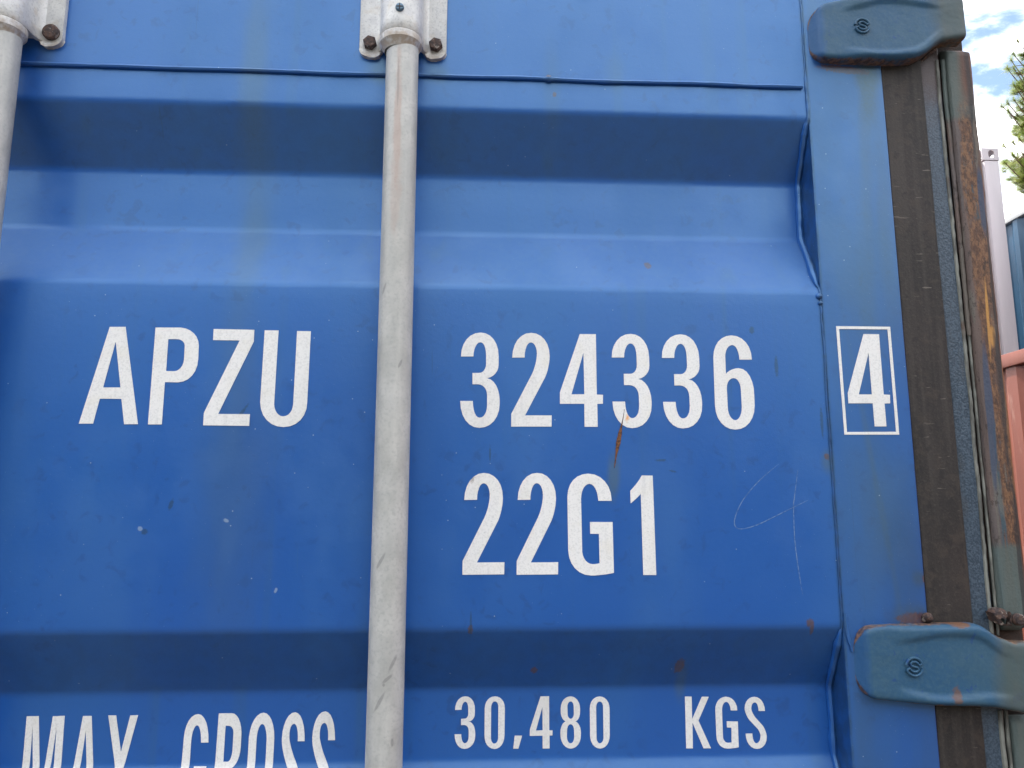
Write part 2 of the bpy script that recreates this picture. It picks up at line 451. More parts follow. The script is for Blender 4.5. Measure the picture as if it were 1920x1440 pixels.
def ground_mat():
    m = Mat('gravel_yard', 0.9)
    c = m.mix(m.rng(m.noise(0.7, 6), 0.35, 0.65), (0.050, 0.048, 0.045), (0.078, 0.074, 0.069))
    c = m.mix(m.mul(m.rng(m.noise(60, 4), 0.4, 0.6), 0.5), c, (0.11, 0.105, 0.098))
    m.color(c)
    m.bump(m.noise(70, 4), 0.02, 0.8)
    return m.m

def needle_mat():
    m = Mat('pine_needles', 0.55)
    c = m.mix(m.rng(m.noise(2.5, 3), 0.35, 0.65), (0.18, 0.26, 0.05), (0.32, 0.36, 0.09))
    c = m.mix(m.mul(m.rng(m.noise(9, 2, loc=(1, 1, 1)), 0.55, 0.7), 0.5), c, (0.33, 0.28, 0.13))
    m.color(c)
    tr = m.t.nodes.new('ShaderNodeBsdfTranslucent')
    m.t.links.new(c, tr.inputs[0])
    ms = m.t.nodes.new('ShaderNodeMixShader')
    ms.inputs[0].default_value = 0.4
    out = m.t.nodes['Material Output']
    m.t.links.new(m.b.outputs[0], ms.inputs[1])
    m.t.links.new(tr.outputs[0], ms.inputs[2])
    m.t.links.new(ms.outputs[0], out.inputs[0])
    return m.m

BLUE = paint_blue(); DECAL = decal_white(); GALV = galvanized(); CAST = cast_bracket(); BOLT = rust_bolt()
SCREW = blue_screw(); HINGE = hinge_paint(); RUBBER = rubber(); LIP = lip_paint(); SEAL = sealant(); POST = rust_post()
SCRATCH = scratch_mat(); GOUGE = gouge_mat(); GROUND = ground_mat(); NEEDLE = needle_mat()
DARK = plain('dark_cavity_steel', (0.018, 0.014, 0.013), (0.05, 0.028, 0.02), 60, 0.8)
WHITE = plain('white_container_paint', (0.42, 0.39, 0.40), (0.50, 0.46, 0.475), 5, 0.45, (1, 1, .1), (0.50, 0.46, 0.46))
RED = plain('red_container_paint', (0.155, 0.037, 0.018), (0.19, 0.047, 0.023), 4, 0.5, (1, 1, .3), (0.28, 0.13, 0.09))
TEALBOX = plain('blue_container_paint', (0.003, 0.036, 0.080), (0.005, 0.050, 0.105), 4, 0.4, (1, 1, .3), (0.05, 0.11, 0.15))
ROOFM = plain('container_roof_steel', (0.30, 0.31, 0.31), (0.38, 0.38, 0.37), 6, 0.5)
BARK = plain('pine_bark', (0.10, 0.060, 0.040), (0.17, 0.10, 0.065), 12, 0.85)

# ------------------------------------------------------------------ geometry helpers
class MB:
    """collects pieces and links them as ONE mesh object"""
    def __init__(self): self.v = []; self.f = []; self.att = []
    def quadgrid(self, rows, closed=False):
        n0 = len(self.v); w = len(rows[0])
        for r in rows: self.v += [tuple(p) for p in r]
        for i in range(len(rows) - 1):
            for j in range(w if closed else w - 1):
                a = n0 + i * w + j; b = n0 + i * w + (j + 1) % w
                self.f.append((a, b, b + w, a + w))
    def poly(self, pts):
        n0 = len(self.v); self.v += [tuple(p) for p in pts]; self.f.append(tuple(range(n0, n0 + len(pts))))
    def box(self, a, b):
        x0, y0, z0 = a; x1, y1, z1 = b; n = len(self.v)
        self.v += [(x0, y0, z0), (x1, y0, z0), (x1, y1, z0), (x0, y1, z0), (x0, y0, z1), (x1, y0, z1), (x1, y1, z1), (x0, y1, z1)]
        for q in ((0, 3, 2, 1), (4, 5, 6, 7), (0, 1, 5, 4), (1, 2, 6, 5), (2, 3, 7, 6), (3, 0, 4, 7)): self.f.append(tuple(n + i for i in q))
    def tube(self, path, radii, seg=12, caps=True):
        rows = []; path = [Vector(p) for p in path]
        if not hasattr(radii, '__len__'): radii = [radii] * len(path)
        t0 = (path[1] - path[0]).normalized()
        up = Vector((0, -1, 0)) if abs(t0.y) < 0.9 else Vector((1, 0, 0))
        for i, p in enumerate(path):
            t = (path[min(i + 1, len(path) - 1)] - path[max(i - 1, 0)]).normalized()
            s = t.cross(up).normalized(); u = s.cross(t).normalized(); up = u
            rows.append([p + radii[i] * (math.cos(a) * s + math.sin(a) * u) for a in [2 * math.pi * k / seg for k in range(seg)]])
        self.quadgrid(rows, True)
        if caps: self.poly(rows[0][::-1]); self.poly(rows[-1])
    def lathe(self, c, axis, prof, seg=32):
        """prof: (distance along axis, radius)"""
        ax = Vector(axis).normalized(); s = ax.orthogonal().normalized(); u = ax.cross(s); c = Vector(c); rows = []
        for d, r in prof: rows.append([c + ax * d + r * (math.cos(a) * s + math.sin(a) * u) for a in [2 * math.pi * k / seg for k in range(seg)]])
        self.quadgrid(rows, True)
    def build(self, name, mat, parent=None, smooth=True, bevel=0.0, seg=2, angle=40, **props):
        me = bpy.data.meshes.new(name); me.from_pydata(self.v, [], self.f)
        bm = bmesh.new(); bm.from_mesh(me)
        bmesh.ops.remove_doubles(bm, verts=bm.verts, dist=1e-6)
        if bevel:
            es = [e for e in bm.edges if len(e.link_faces) == 2 and e.calc_face_angle(0) > 0.6]
            bmesh.ops.bevel(bm, geom=es, offset=bevel, segments=seg, profile=0.5, affect='EDGES')
        bmesh.ops.recalc_face_normals(bm, faces=bm.faces)
        bm.to_mesh(me); bm.free()
        return link(name, me, mat, parent, smooth, angle, **props)

def link(name, me, mat, parent=None, smooth=True, angle=40, **props):
    me.materials.append(mat)
    if smooth:
        for p in me.polygons: p.use_smooth = True
        me.set_sharp_from_angle(angle=math.radians(angle))
    o = bpy.data.objects.new(name, me); col.objects.link(o)
    if parent is not None:
        o.parent = parent
        o.matrix_parent_inverse = parent_inv(parent)
    for k, v in props.items(): o[k] = v
    return o

def parent_inv(p):
    return Matrix.Translation(-p.location) if p.parent is None else Matrix.Identity(4)

def thing(name, loc, label, cat, group=None):
    o = bpy.data.objects.new(name, None); col.objects.link(o)
    o.location = loc; o.empty_display_size = 0.1; o['label'] = label; o['category'] = cat
    if group: o['group'] = group
    return o

def plate_with_holes(mb, outer, holes, o, u, v, depth):
    """flat plate in the u,v plane through o, with real holes, thickness depth along -n (n = u x v)"""
    o = Vector(o); u = Vector(u); v = Vector(v); n = u.cross(v)
    loops = [outer] + holes
    pts = [p for l in loops for p in l]
    tris = tessellate_polygon([[Vector((p[0], p[1], 0)) for p in l] for l in loops])
    base = len(mb.v)
    F = [o + p[0] * u + p[1] * v for p in pts]
    mb.v += [tuple(p) for p in F] + [tuple(p - n * depth) for p in F]
    k = len(pts)
    for t in tris:
        mb.f.append(tuple(base + i for i in t)); mb.f.append(tuple(base + k + i for i in reversed(t)))
    s = 0
    for l in loops:
        for i in range(len(l)):
            a = base + s + i; b = base + s + (i + 1) % len(l)
            mb.f.append((a, b, b + k, a + k))
        s += len(l)

def mm(x, y, z): return (x / 1000.0, y / 1000.0, z / 1000.0 + CZ)

# ------------------------------------------------------------------ ground
mb = MB()
xs = [-1500, -200, -40, -12, -4, 0, 4, 12, 40, 200, 1500]
mb.quadgrid([[(x, y, 0) for x in xs] for y in xs])
mb.build('ground', GROUND, None, False, kind='structure')

# ------------------------------------------------------------------ the blue container
X0, X1 = -1.851, 0.587
root = thing('shipping_container', (-0.632, 3.0, 0), 'blue shipping container with closed door, white markings, steel lock rods and teal hinges', 'shipping container', 'shipping containers standing in the yard')
DEPTH = 36.0
GROOVES = [449, -111, -671, -1231]            # upper lip of each pressed groove (mm)
def prof_pts():
    """door sheet section as (z, y) in mm, rounded at the bends"""
    raw = [(676, 0)]
    for g in GROOVES:
        raw += [(g, 0), (g - 65, DEPTH), (g - 134, DEPTH), (g - 204, 0)]
    raw.append((-1600, 0))
    out = [raw[0]]
    R = 5.5
    for i in range(1, len(raw) - 1):
        p0, p, p1 = (Vector(raw[i - 1]), Vector(raw[i]), Vector(raw[i + 1]))
        a = p + (p0 - p).normalized() * R; b = p + (p1 - p).normalized() * R
        for k in range(6):
            t = k / 5; q = (1 - t) ** 2 * a + 2 * t * (1 - t) * p + t * t * b; out.append((q.x, q.y))
    out.append(raw[-1])
    fine = []
    for a, b in zip(out, out[1:]):
        n = max(1, int(abs(a[0] - b[0]) / 14))
        for k in range(n): fine.append((a[0] + (b[0] - a[0]) * k / n, a[1] + (b[1] - a[1]) * k / n))
    fine.append(out[-1])
    return fine
PROF = prof_pts()
def prof_y(z):
    for a, b in zip(PROF, PROF[1:]):
        if a[0] >= z >= b[0]:
            return a[1] + (b[1] - a[1]) * (a[0] - z) / max(a[0] - b[0], 1e-6)
    return 0.0
def wave(x, z):
    return 0.8 * noise.noise(Vector((x * 0.0042, z * 0.0028, 1.7))) + 0.32 * noise.noise(Vector((x * 0.015, z * 0.013, 5.1)))
def flatfade(x, z):
    """the sheet is held flat where the stile and the markings sit"""
    return min(1.0, max(0.0, (380 - x) / 80.0))

def door_sheet(x0, x1):
    m = MB(); n = 70
    cols_ = [x0 + (x1 - x0) * i / n for i in range(n + 1)]
    m.quadgrid([[mm(x, y + wave(x, z) * flatfade(x, z), z) for x in cols_] for z, y in PROF])
    return m
def surf(x, z): return prof_y(z) + wave(x, z) * flatfade(x, z)

door_sheet(-585, 384).build('door_panel', BLUE, root, True, angle=60)
# left hand door, mirrored about the middle of the container
def mir(x): return -1264 - x
m = MB(); cols_ = [mir(384) + (mir(-585) - mir(384)) * i / 30 for i in range(31)]
m.quadgrid([[mm(x, y + wave(x, z), z) for x in cols_] for z, y in PROF])
m.build('door_panel', BLUE, root, True, angle=60)

def zsteps(z0, z1, st=20.0):
    n = max(1, int(abs(z1 - z0) / st)); return [z0 + (z1 - z0) * i / n for i in range(n + 1)]
def vstrip(name, mat, pts, z0, z1, wob=0.0, seed=0, bevel_ang=40, st=20.0, **props):
    """vertical rolled section: pts is its (x, y) outline in mm; wob = hand-worn unevenness"""
    m = MB(); rows = []
    for z in zsteps(z0, z1, st):
        r = []
        for k, (x, y) in enumerate(pts):
            dx = wob * noise.noise(Vector((z * 0.011, k * 0.6, seed))) + 0.4 * wob * noise.noise(Vector((z * 0.06, k * 0.9, seed + 9)))
            dy = wob * 0.8 * noise.noise(Vector((z * 0.013, k * 0.7, seed + 4)))
            r.append(mm(x + dx, y + dy, z))
        rows.append(r)
    m.quadgrid(rows, True); m.poly(rows[0][::-1]); m.poly(rows[-1])
    return m.build(name, mat, root, True, angle=bevel_ang, **props)

def rounded(x0, x1, y0, y1, r, left=True, right=True, k=4):
    """section with its front (y0) corners rounded"""
    p = [(x0, y1)]
    if left: p += [(x0 + r - r * math.cos(a), y0 + r - r * math.sin(a)) for a in [math.pi / 2 * i / k for i in range(k + 1)]]
    else: p.append((x0, y0))
    if right: p += [(x1 - r + r * math.sin(a), y0 + r - r * math.cos(a)) for a in [math.pi / 2 * i / k for i in range(k + 1)]]
    else: p.append((x1, y0))
    p.append((x1, y1)); return p

ZT, ZB = 680, -1610
vstrip('door_stile', BLUE, rounded(384.0, 474.6, -0.8, 52, 2.0), ZT, ZB, 0.25, 1)
vstrip('door_stile', BLUE, rounded(mir(474.6), mir(384.0), -0.8, 52, 2.0), ZT, ZB, 0.25, 2)
vstrip('door_stile', BLUE, rounded(-627, -585.5, -0.8, 52, 2.0), ZT, ZB, 0.25, 3)
vstrip('door_stile', BLUE, rounded(-679, -637, -0.8, 52, 2.0), ZT, ZB, 0.25, 4)
vstrip('door_gasket', RUBBER, rounded(475.0, 524.0, 1.5, 40, 1.5), ZT, ZB, 0.5, 5, st=8)
vstrip('door_gasket', RUBBER, rounded(mir(524), mir(475), 1.5, 40, 1.5), ZT, ZB, 0.5, 6)
vstrip('centre_gasket', RUBBER, rounded(-636.6, -627.4, 3, 30, 1.0), ZT, ZB, 0.3, 6)
vstrip('seal_channel', LIP, rounded(524.5, 548.0, 5.0, 40, 1.5), ZT, ZB, 0.4, 7, st=8)
vstrip('seal_channel', LIP, rounded(mir(548), mir(524.5), 5.0, 40, 1.5), ZT, ZB, 0.4, 8)
vstrip('corner_post', DARK, [(549, 60), (549, 12), (583, 12), (583, 60)], ZT, ZB + 0, 0.3, 9)
vstrip('corner_post', DARK, [(mir(586), 60), (mir(586), 30), (mir(549), 30), (mir(549), 60)], ZT, ZB, 0.3, 9)

def bead(name, mat, x, y, z0, z1, r, seed, st=4.0, wob=0.8, gap=None):
    m = MB(); path = []; rad = []
    for z in zsteps(z0, z1, st):
        n1 = noise.noise(Vector((z * 0.02, seed, 0))); n2 = noise.noise(Vector((z * 0.11, seed, 3)))
        path.append(mm((x(z) if callable(x) else x) + wob * n1 + 0.4 * wob * n2, (y(z) if callable(y) else y), z))
        rad.append(((r(z) if callable(r) else r) * (1 + 0.25 * n2)) / 1000)
    m.tube(path, rad, 8)
    return m.build(name, mat, root)
bead('sealant_bead', SEAL, lambda z: 545.2 + 0.6 * math.sin(z / 90.0), 5.0, 530, -122, 2.0, 1)
bead('sealant_bead', SEAL, lambda z: 551.6, 5.0, 200, -122, 1.5, 4)
bead('rust_ridge', POST, lambda z: 551.4, 4.0, 530, 198, 2.3, 14)
bead('sealant_bead', SEAL, 545.2, 5.0, -196, -1600, 2.6, 6, 12)
bead('sealant_bead', SEAL, 551.6, 5.0, -196, -1600, 1.9, 7, 12)

# welds round the sheet
def bead_r(z):
    d = prof_y(z)
    return 1.1 + (2.9 + 1.5 * noise.noise(Vector((z * .05, 3, 3)))) * min(1, d / 10.0) + (1.4 if 430 < z < 500 else 0) * (.6 + noise.noise(Vector((z * .12, 1, 3))))
bead('weld_bead', BLUE, lambda z: 383.2 - (1.6 if prof_y(z) > 3 else 0.0), lambda z: prof_y(z) - (1.4 if prof_y(z) > 3 else 0.2), 640, -420, bead_r, 11, 3.0, 1.3)
m = MB(); path = []; rad = []
for i in range(0, 322):
    x = -585 + i * 3.0
    n1 = noise.noise(Vector((x * 0.010, 1, 0))); n2 = noise.noise(Vector((x * 0.09, 7, 0)))
    z = 487.5 + 1.5 * n1 + (x / 384.0) * -0.6
    path.append(mm(x, surf(x, z) - 1.7, z)); rad.append((2.6 + 0.5 * noise.noise(Vector((x * .03, 5, 2))) + 0.3 * n2 + (1.8 if abs(x - 85) < 3.5 else 0)) / 1000)
m.tube(path, rad, 8); m.build('weld_bead', BLUE, root)
# lumps where the groove weld turns
for (x, z, r) in ((382, 239, 3.4), (383, 231, 2.4)):
    m = MB(); m.lathe(mm(x, surf(x, z) - 0.5, z), (0, -1, 0), [(-.002, r * .0012), (0.0006, r * .00105), (0.0018, r * .0008), (0.0026, r * .0004), (0.0028, 0.00001)], 10)
    m.build('weld_lump', BLUE, root)
# worn tab of folded sheet at the lower groove
m = MB(); rows = []
for i in range(15):
    t = i / 14; z = -98 - 38 * t; xx = 386 + 5 * t ** 2; w = 5.5 * math.sin(math.pi * min(1, t * 1.0 + .12)) ** .5 if t < .9 else 2.5
    rows.append([mm(xx - w * .5, -1.0, z), mm(xx - w * .3, -3.0, z), mm(xx + w * .3, -3.2, z), mm(xx + w * .6, -1.0, z)])
m.quadgrid(rows); m.build('weld_bead', BLUE, root)

# rusted outer flange of the corner post, cut away where the hinges sit
def post_flange(z0, z1, seed):
    m = MB(); sec = rounded(554.0, 584.0, -1.5, 32, 4.0, k=5); rows = []
    zs = zsteps(z0, z1, 6.0)
    for z in zs:
        e = min(z0 - z, z - z1); k = max(0.0, 1 - e / 9.0); sh = (1 - math.sqrt(max(0, 1 - k * k))) * 6
        r = []
        for j, (x, y) in enumerate(sec):
            dx = 0.7 * noise.noise(Vector((z * 0.012, j * .5, seed))) + 0.35 * noise.noise(Vector((z * 0.07, j * .9, seed)))
            dy = 1.0 * noise.noise(Vector((z * 0.015, j * .6, seed + 4))) + 0.5 * noise.noise(Vector((z * 0.09, j * .8, seed)))
            if x > 575: dx -= sh * (1.0 if y < 30 else 0)
            if y < 10: dy += sh * 1.2
            r.append(mm(x + dx, y + dy, z))
        rows.append(r)
    m.quadgrid(rows, True); m.poly(rows[0][::-1]); m.poly(rows[-1])
    return m.build('post_flange', POST, root, True, angle=50)
post_flange(544, -117, 1)
post_flange(ZT, 640, 2)
post_flange(-202, -900, 3)
post_flange(-1000, ZB, 4)
m = MB(); m.box((mir(584.5) / 1000, -.009, CZ + ZB / 1000), (mir(557) / 1000, .032, CZ + ZT / 1000)); m.build('post_flange', POST, root, bevel=.003)

# ---------------- hinges
def interp(pts, x):
    if x <= pts[0][0]: return pts[0][1]
    for a, b in zip(pts, pts[1:]):
        if x <= b[0]:
            t = (x - a[0]) / (b[0] - a[0]); return a[1] + (b[1] - a[1]) * t
    return pts[-1][1]
def sst(a, b, x):
    t = min(1, max(0, (x - a) / (b - a))); return t * t * (3 - 2 * t)

def hinge(top, bot, label, seed, T=18.0, x0=None, x1=574.0, lug=False):
    fx = lambda x: x + 8.5 * max(0.0, 1 - (x - top[0][0]) / 45.0)      # the weld toe lies on the door, behind the face
    top, bot = [(fx(x), z) for x, z in top], [(fx(x), z) for x, z in bot]
    x0 = x0 or top[0][0]
    h = MB(); NU, NV = 84, 36; rows = []; rim = []
    us = [0, .3, .8, 1.5, 2.5, 4, 6, 8, 10, 12] + [12 + (x1 - x0 - 12) * i / (NU - 10) for i in range(1, NU - 9)]
    vsl = [-1, -.985, -.96, -.93] + [-.9 + 1.8 * i / (NV - 8) for i in range(NV - 7)] + [.93, .96, .985, 1]
    for du in us:
        x = x0 + du; zt = interp(top, x); zb = interp(bot, x); r = [mm(x, 0.5, zt)]; rr = [1.0]
        for v in reversed(vsl):
            z = (zt + zb) / 2 + v * (zt - zb) / 2
            d = min(zt - z, z - zb)                         # distance to the upper / lower edge
            u = du / (x1 - x0)
            y = (T - 3.5) * sst(-2, 11, du) + 0.0
            y *= 0.62 + 0.38 * math.sqrt(max(0, 1 - (1 - min(1, d / 5.0)) ** 2))
            f = sst(.16, .34, u) * (1 - sst(.74, .90, u))
            dt = (zt - z) - (14 + 3 * math.sin(u * 9)) ; db = (z - zb) - (12 + 2.5 * math.sin(u * 8 + 1))
            rib = max(1 - sst(-3.0, 2.0, dt), 1 - sst(-3.0, 2.0, db))
            y += 3.2 * rib * f * min(1, d / 4.0)
            y += 5.0 * sst(.80, 1.0, u)                      # knuckle swells towards the pin
            y += 0.5 * noise.noise(Vector((x * .05, z * .05, seed))) + 0.18 * noise.noise(Vector((x * .2, z * .2, seed)))
            r.append(mm(x, -max(y, -0.2), z))
            rr.append(max(1 - d / 5.0, 0) + max(0, 0.5 - du / 20.0))
        r.append(mm(x, 0.5, zb)); rr.append(1.0)
        rows.append(r); rim += rr
    h.quadgrid(rows)
    h.poly(rows[-1])
    me = bpy.data.meshes.new('hinge'); me.from_pydata(h.v, [], h.f)
    at = me.attributes.new('rim', 'FLOAT', 'POINT')
    for i, r in enumerate(rim): at.data[i].value = r
    bm = bmesh.new(); bm.from_mesh(me); bmesh.ops.recalc_face_normals(bm, faces=bm.faces); bm.to_mesh(me); bm.free()
    return link('hinge', me, HINGE, root, True, 50, label=label)

def logo(cx, cz, par, yb=-15.9):
    """raised maker's emblem: an S inside a ring that is broken left and right"""
    m = MB(); r = 8.6
    def arc(a0, a1, rr): return [mm(cx + rr * math.cos(math.radians(a)), yb, cz + rr * math.sin(math.radians(a))) for a in range(a0, a1 + 1, 10)]
    m.tube(arc(20, 170, r), .0013, 8); m.tube(arc(200, 350, r), .0013, 8)
    m.tube([mm(cx + a, yb, cz + b) for a, b in ((8.0, 3.0), (5.2, 1.4), (3.6, 3.4), (1.2, 4.8), (-2.0, 4.6), (-4.0, 2.8), (-3.0, .9), (0, 0), (3.0, -.9), (4.0, -2.8), (2.0, -4.6), (-1.2, -4.8), (-3.6, -3.4), (-5.2, -1.4), (-8.0, -3.0))], .0012, 8)
    m.build('emblem', HINGE, par)

lo_top = [(384.6, -134), (385.8, -127), (388.5, -120), (393, -114.5), (400, -110.8), (412, -109), (516, -107.5), (524, -110), (531, -115), (541, -121), (553, -125.5), (574, -126.5)]
lo_bot = [(384.6, -160), (386.0, -166), (389, -172), (394, -177), (402, -180.5), (424, -182.5), (466, -187), (524, -189), (554, -194), (574, -196)]
hl = hinge(lo_top, lo_bot, 'lower teal hinge with orange rust along its top edge', 3.3)
logo(447.5, -148.6, hl)
up_top = [(380.8, 562), (382, 569), (386, 577), (393, 583), (402, 588), (430, 594), (470, 600), (574, 603)]
up_bot = [(380.8, 537), (382, 530), (386, 524), (392, 520), (400, 517.6), (424, 517.0), (480, 517.6), (508, 520), (520, 526), (532, 536), (542, 543), (574, 546)]
hu = hinge(up_top, up_bot, 'upper teal hinge with rusty underside', 8.1, x1=567.5)
logo(447.3, 557.6, hu)
for dz in (-620, -1250):                                      # hinges further down, below the picture
    hinge([(x, z + dz) for x, z in lo_top], [(x, z + dz) for x, z in lo_bot], 'teal hinge low on the door', dz)
# small rusty things beside the hinges
m = MB(); m.lathe(mm(472.5, 6, -105), (0, -1, 0.25), [(0, .0052), (.008, .0056), (.012, .0048), (.0150, .0030), (.016, .00001)], 12); m.build('pin_end', BOLT, root)
m = MB(); m.lathe(mm(565.5, -6, -104.5), (0, -1, 0), [(0, .0062), (.0050, .0060), (.0068, .0045), (.0072, .00001)], 18); m.build('pin_end', BOLT, root)
m = MB(); rows = []
for i in range(13):
    a = i / 12 * math.pi
    rows.append([mm(549 + 8.6 * math.cos(a) * f - 1, y, -99 + 6.5 * math.sin(a) * f * .9 - 8 * (1 - f)) for f, y in ((1, 2), (1.0, -5), (.8, -8.5), (.3, -9.5))])
m.quadgrid(rows); m.quadgrid([[mm(538, 2, -97), mm(538, -5, -97), mm(541, -8.5, -99), mm(546, -9.5, -104)], [mm(542, 4, -106), mm(543, -4, -108), mm(546, -8, -110), mm(550, -9, -109)], [mm(556, 4, -108), mm(557, -4, -111), mm(558, -8, -111), mm(558, -9, -109)], [mm(560, 2, -97), mm(560, -5, -97), mm(559, -8.5, -99), mm(556, -9.5, -104)]])
m.build('hinge_tab', BOLT, root)
m = MB(); m.tube([mm(524, 8, 527), mm(531, 3, 533), mm(541, -2, 541)], .0022, 8); m.build('hinge_tab', BOLT, root)

# ---------------- locking rods, brackets
def rod(x, label):
    m = MB(); zz = zsteps(505, -1560, 25)
    path = [mm(x + 0.5 * math.sin(z / 310.0), -30 + 0.3 * math.sin(z / 170.0), z) for z in zz]
    m.tube(path, .01740, 40)
    return m.build('locking_rod', GALV, root, True, angle=60, label=label)
rod(-77.3, 'galvanized locking rod with a rusty scrape down its upper part')
rod(-497.3, 'galvanized locking rod at the left edge of the picture')
rod(mir(-77.3), 'locking rod of the left door'); rod(mir(-497.3), 'locking rod of the left door')

def bracket(x, zb, hex_, label):
    b = bpy.data.objects.new('rod_bracket', None); col.objects.link(b)
    b.parent = root; b.matrix_parent_inverse = parent_inv(root); b.location = mm(x, 0, zb); b['label'] = label
    L = 150.0
    m = MB(); W = 48.5; R = 11.0
    def arcp(cx, cz, r, a0, a1, n=8): return [(cx + r * math.cos(math.radians(a0 + (a1 - a0) * i / n)), cz + r * math.sin(math.radians(a0 + (a1 - a0) * i / n))) for i in range(n + 1)]
    out = arcp(-W + R, R, R, 180, 270) + arcp(-25 - 6, 6, 6, 270, 330, 5) + [(-20, 12), (20, 12)] + arcp(25 + 6, 6, 6, 210, 270, 5) + arcp(W - R, R, R, 270, 360) + [(W, L), (-W, L)]
    plate_with_holes(m, [(p[0] / 1000, p[1] / 1000) for p in out], [], mm(x, -5.0, zb), (1, 0, 0), (0, 0, 1), .005)
    fl = m.build('flange', CAST, None, True, bevel=.0006)
    # barrel housing blending into the flange
    m = MB(); sec = []
    for i in range(25):
        a = math.pi * i / 24
        sec.append((-22.6 * math.cos(a), -30 - 21.6 * math.sin(a)))
    sec = [(-33, -4.2), (-29, -4.8), (-26, -7), (-24, -12), (-23, -20)] + sec + [(23, -20), (24, -12), (26, -7), (29, -4.8), (33, -4.2)]
    inner = [(p[0] * .80, p[1] * .86) for p in sec[4:-4]]
    rows = []
    for z in zsteps(8, L, 12): rows.append([mm(x + sx, sy, zb + z) for sx, sy in sec])
    rows.insert(0, [mm(x + sx * .97, sy * .975, zb + 6.6) for sx, sy in sec])
    rows.insert(0, [mm(x + sx * .80, sy * .83, zb + 6.4) for sx, sy in sec])
    m.quadgrid(rows); br = m.build('barrel', CAST, None, True, angle=45)
    # collar on the rod just below the barrel, with its bevel down to the rod
    m = MB(); m.lathe(mm(x, -30, zb - 9), (0, 0, 1), [(-.0015, .0174), (0, .0180), (.0062, .0222), (.0070, .0228), (.0138, .0230), (.0146, .0224), (.0150, .0174)], 48)
    cl = m.build('collar', CAST, None, True, angle=35)
    parts = [fl, br, cl]
    for sx in (-36.6, 36.6):
        m = MB(); n = 6 if hex_ else 28; rr = .0078 if hex_ else .0088
        c = mm(x + sx, -5.0, zb + 15.5)
        m.lathe(c, (0, -1, 0), [(0, rr), (.0052, rr), (.0064, rr * .86), (.0066, .00001)] if hex_ else [(0, rr), (.004, rr), (.0052, rr * .85), (.0056, .00001)], n)
        parts.append(m.build('bolt', BOLT, None, not hex_, angle=30))
    if hex_:
        c = mm(x, -51.8, zb + 29.5)
        m = MB(); m.lathe(c, (0, -1, 0), [(-.002, .0047), (.0006, .0047), (.0018, .0042), (.0022, .0030), (.0022, .00001)], 24)
        parts.append(m.build('screw', SCREW, None, True, angle=50))
        m = MB(); cx, cy, cz_ = c
        m.box((cx - .0036, cy - .0026, cz_ - .00045), (cx + .0036, cy - .0021, cz_ + .00045)); m.box((cx - .00045, cy - .0027, cz_ - .0036), (cx + .00045, cy - .0022, cz_ + .0036))
        parts.append(m.build('screw_slot', DARK, None, False))
    for o in parts:
        o.parent = b
        o.matrix_parent_inverse = Matrix.Translation(-b.location)
    return b
bracket(-78.8, 506.5, True, 'bearing bracket with two dark hex bolts and a blue screw')
bracket(-498.5, 507.5, False, 'bearing bracket with a round brown bolt head')
bracket(mir(-78.8), 506.5, True, 'bearing bracket of the left door'); bracket(mir(-498.5), 507.5, False, 'bearing bracket of the left door')

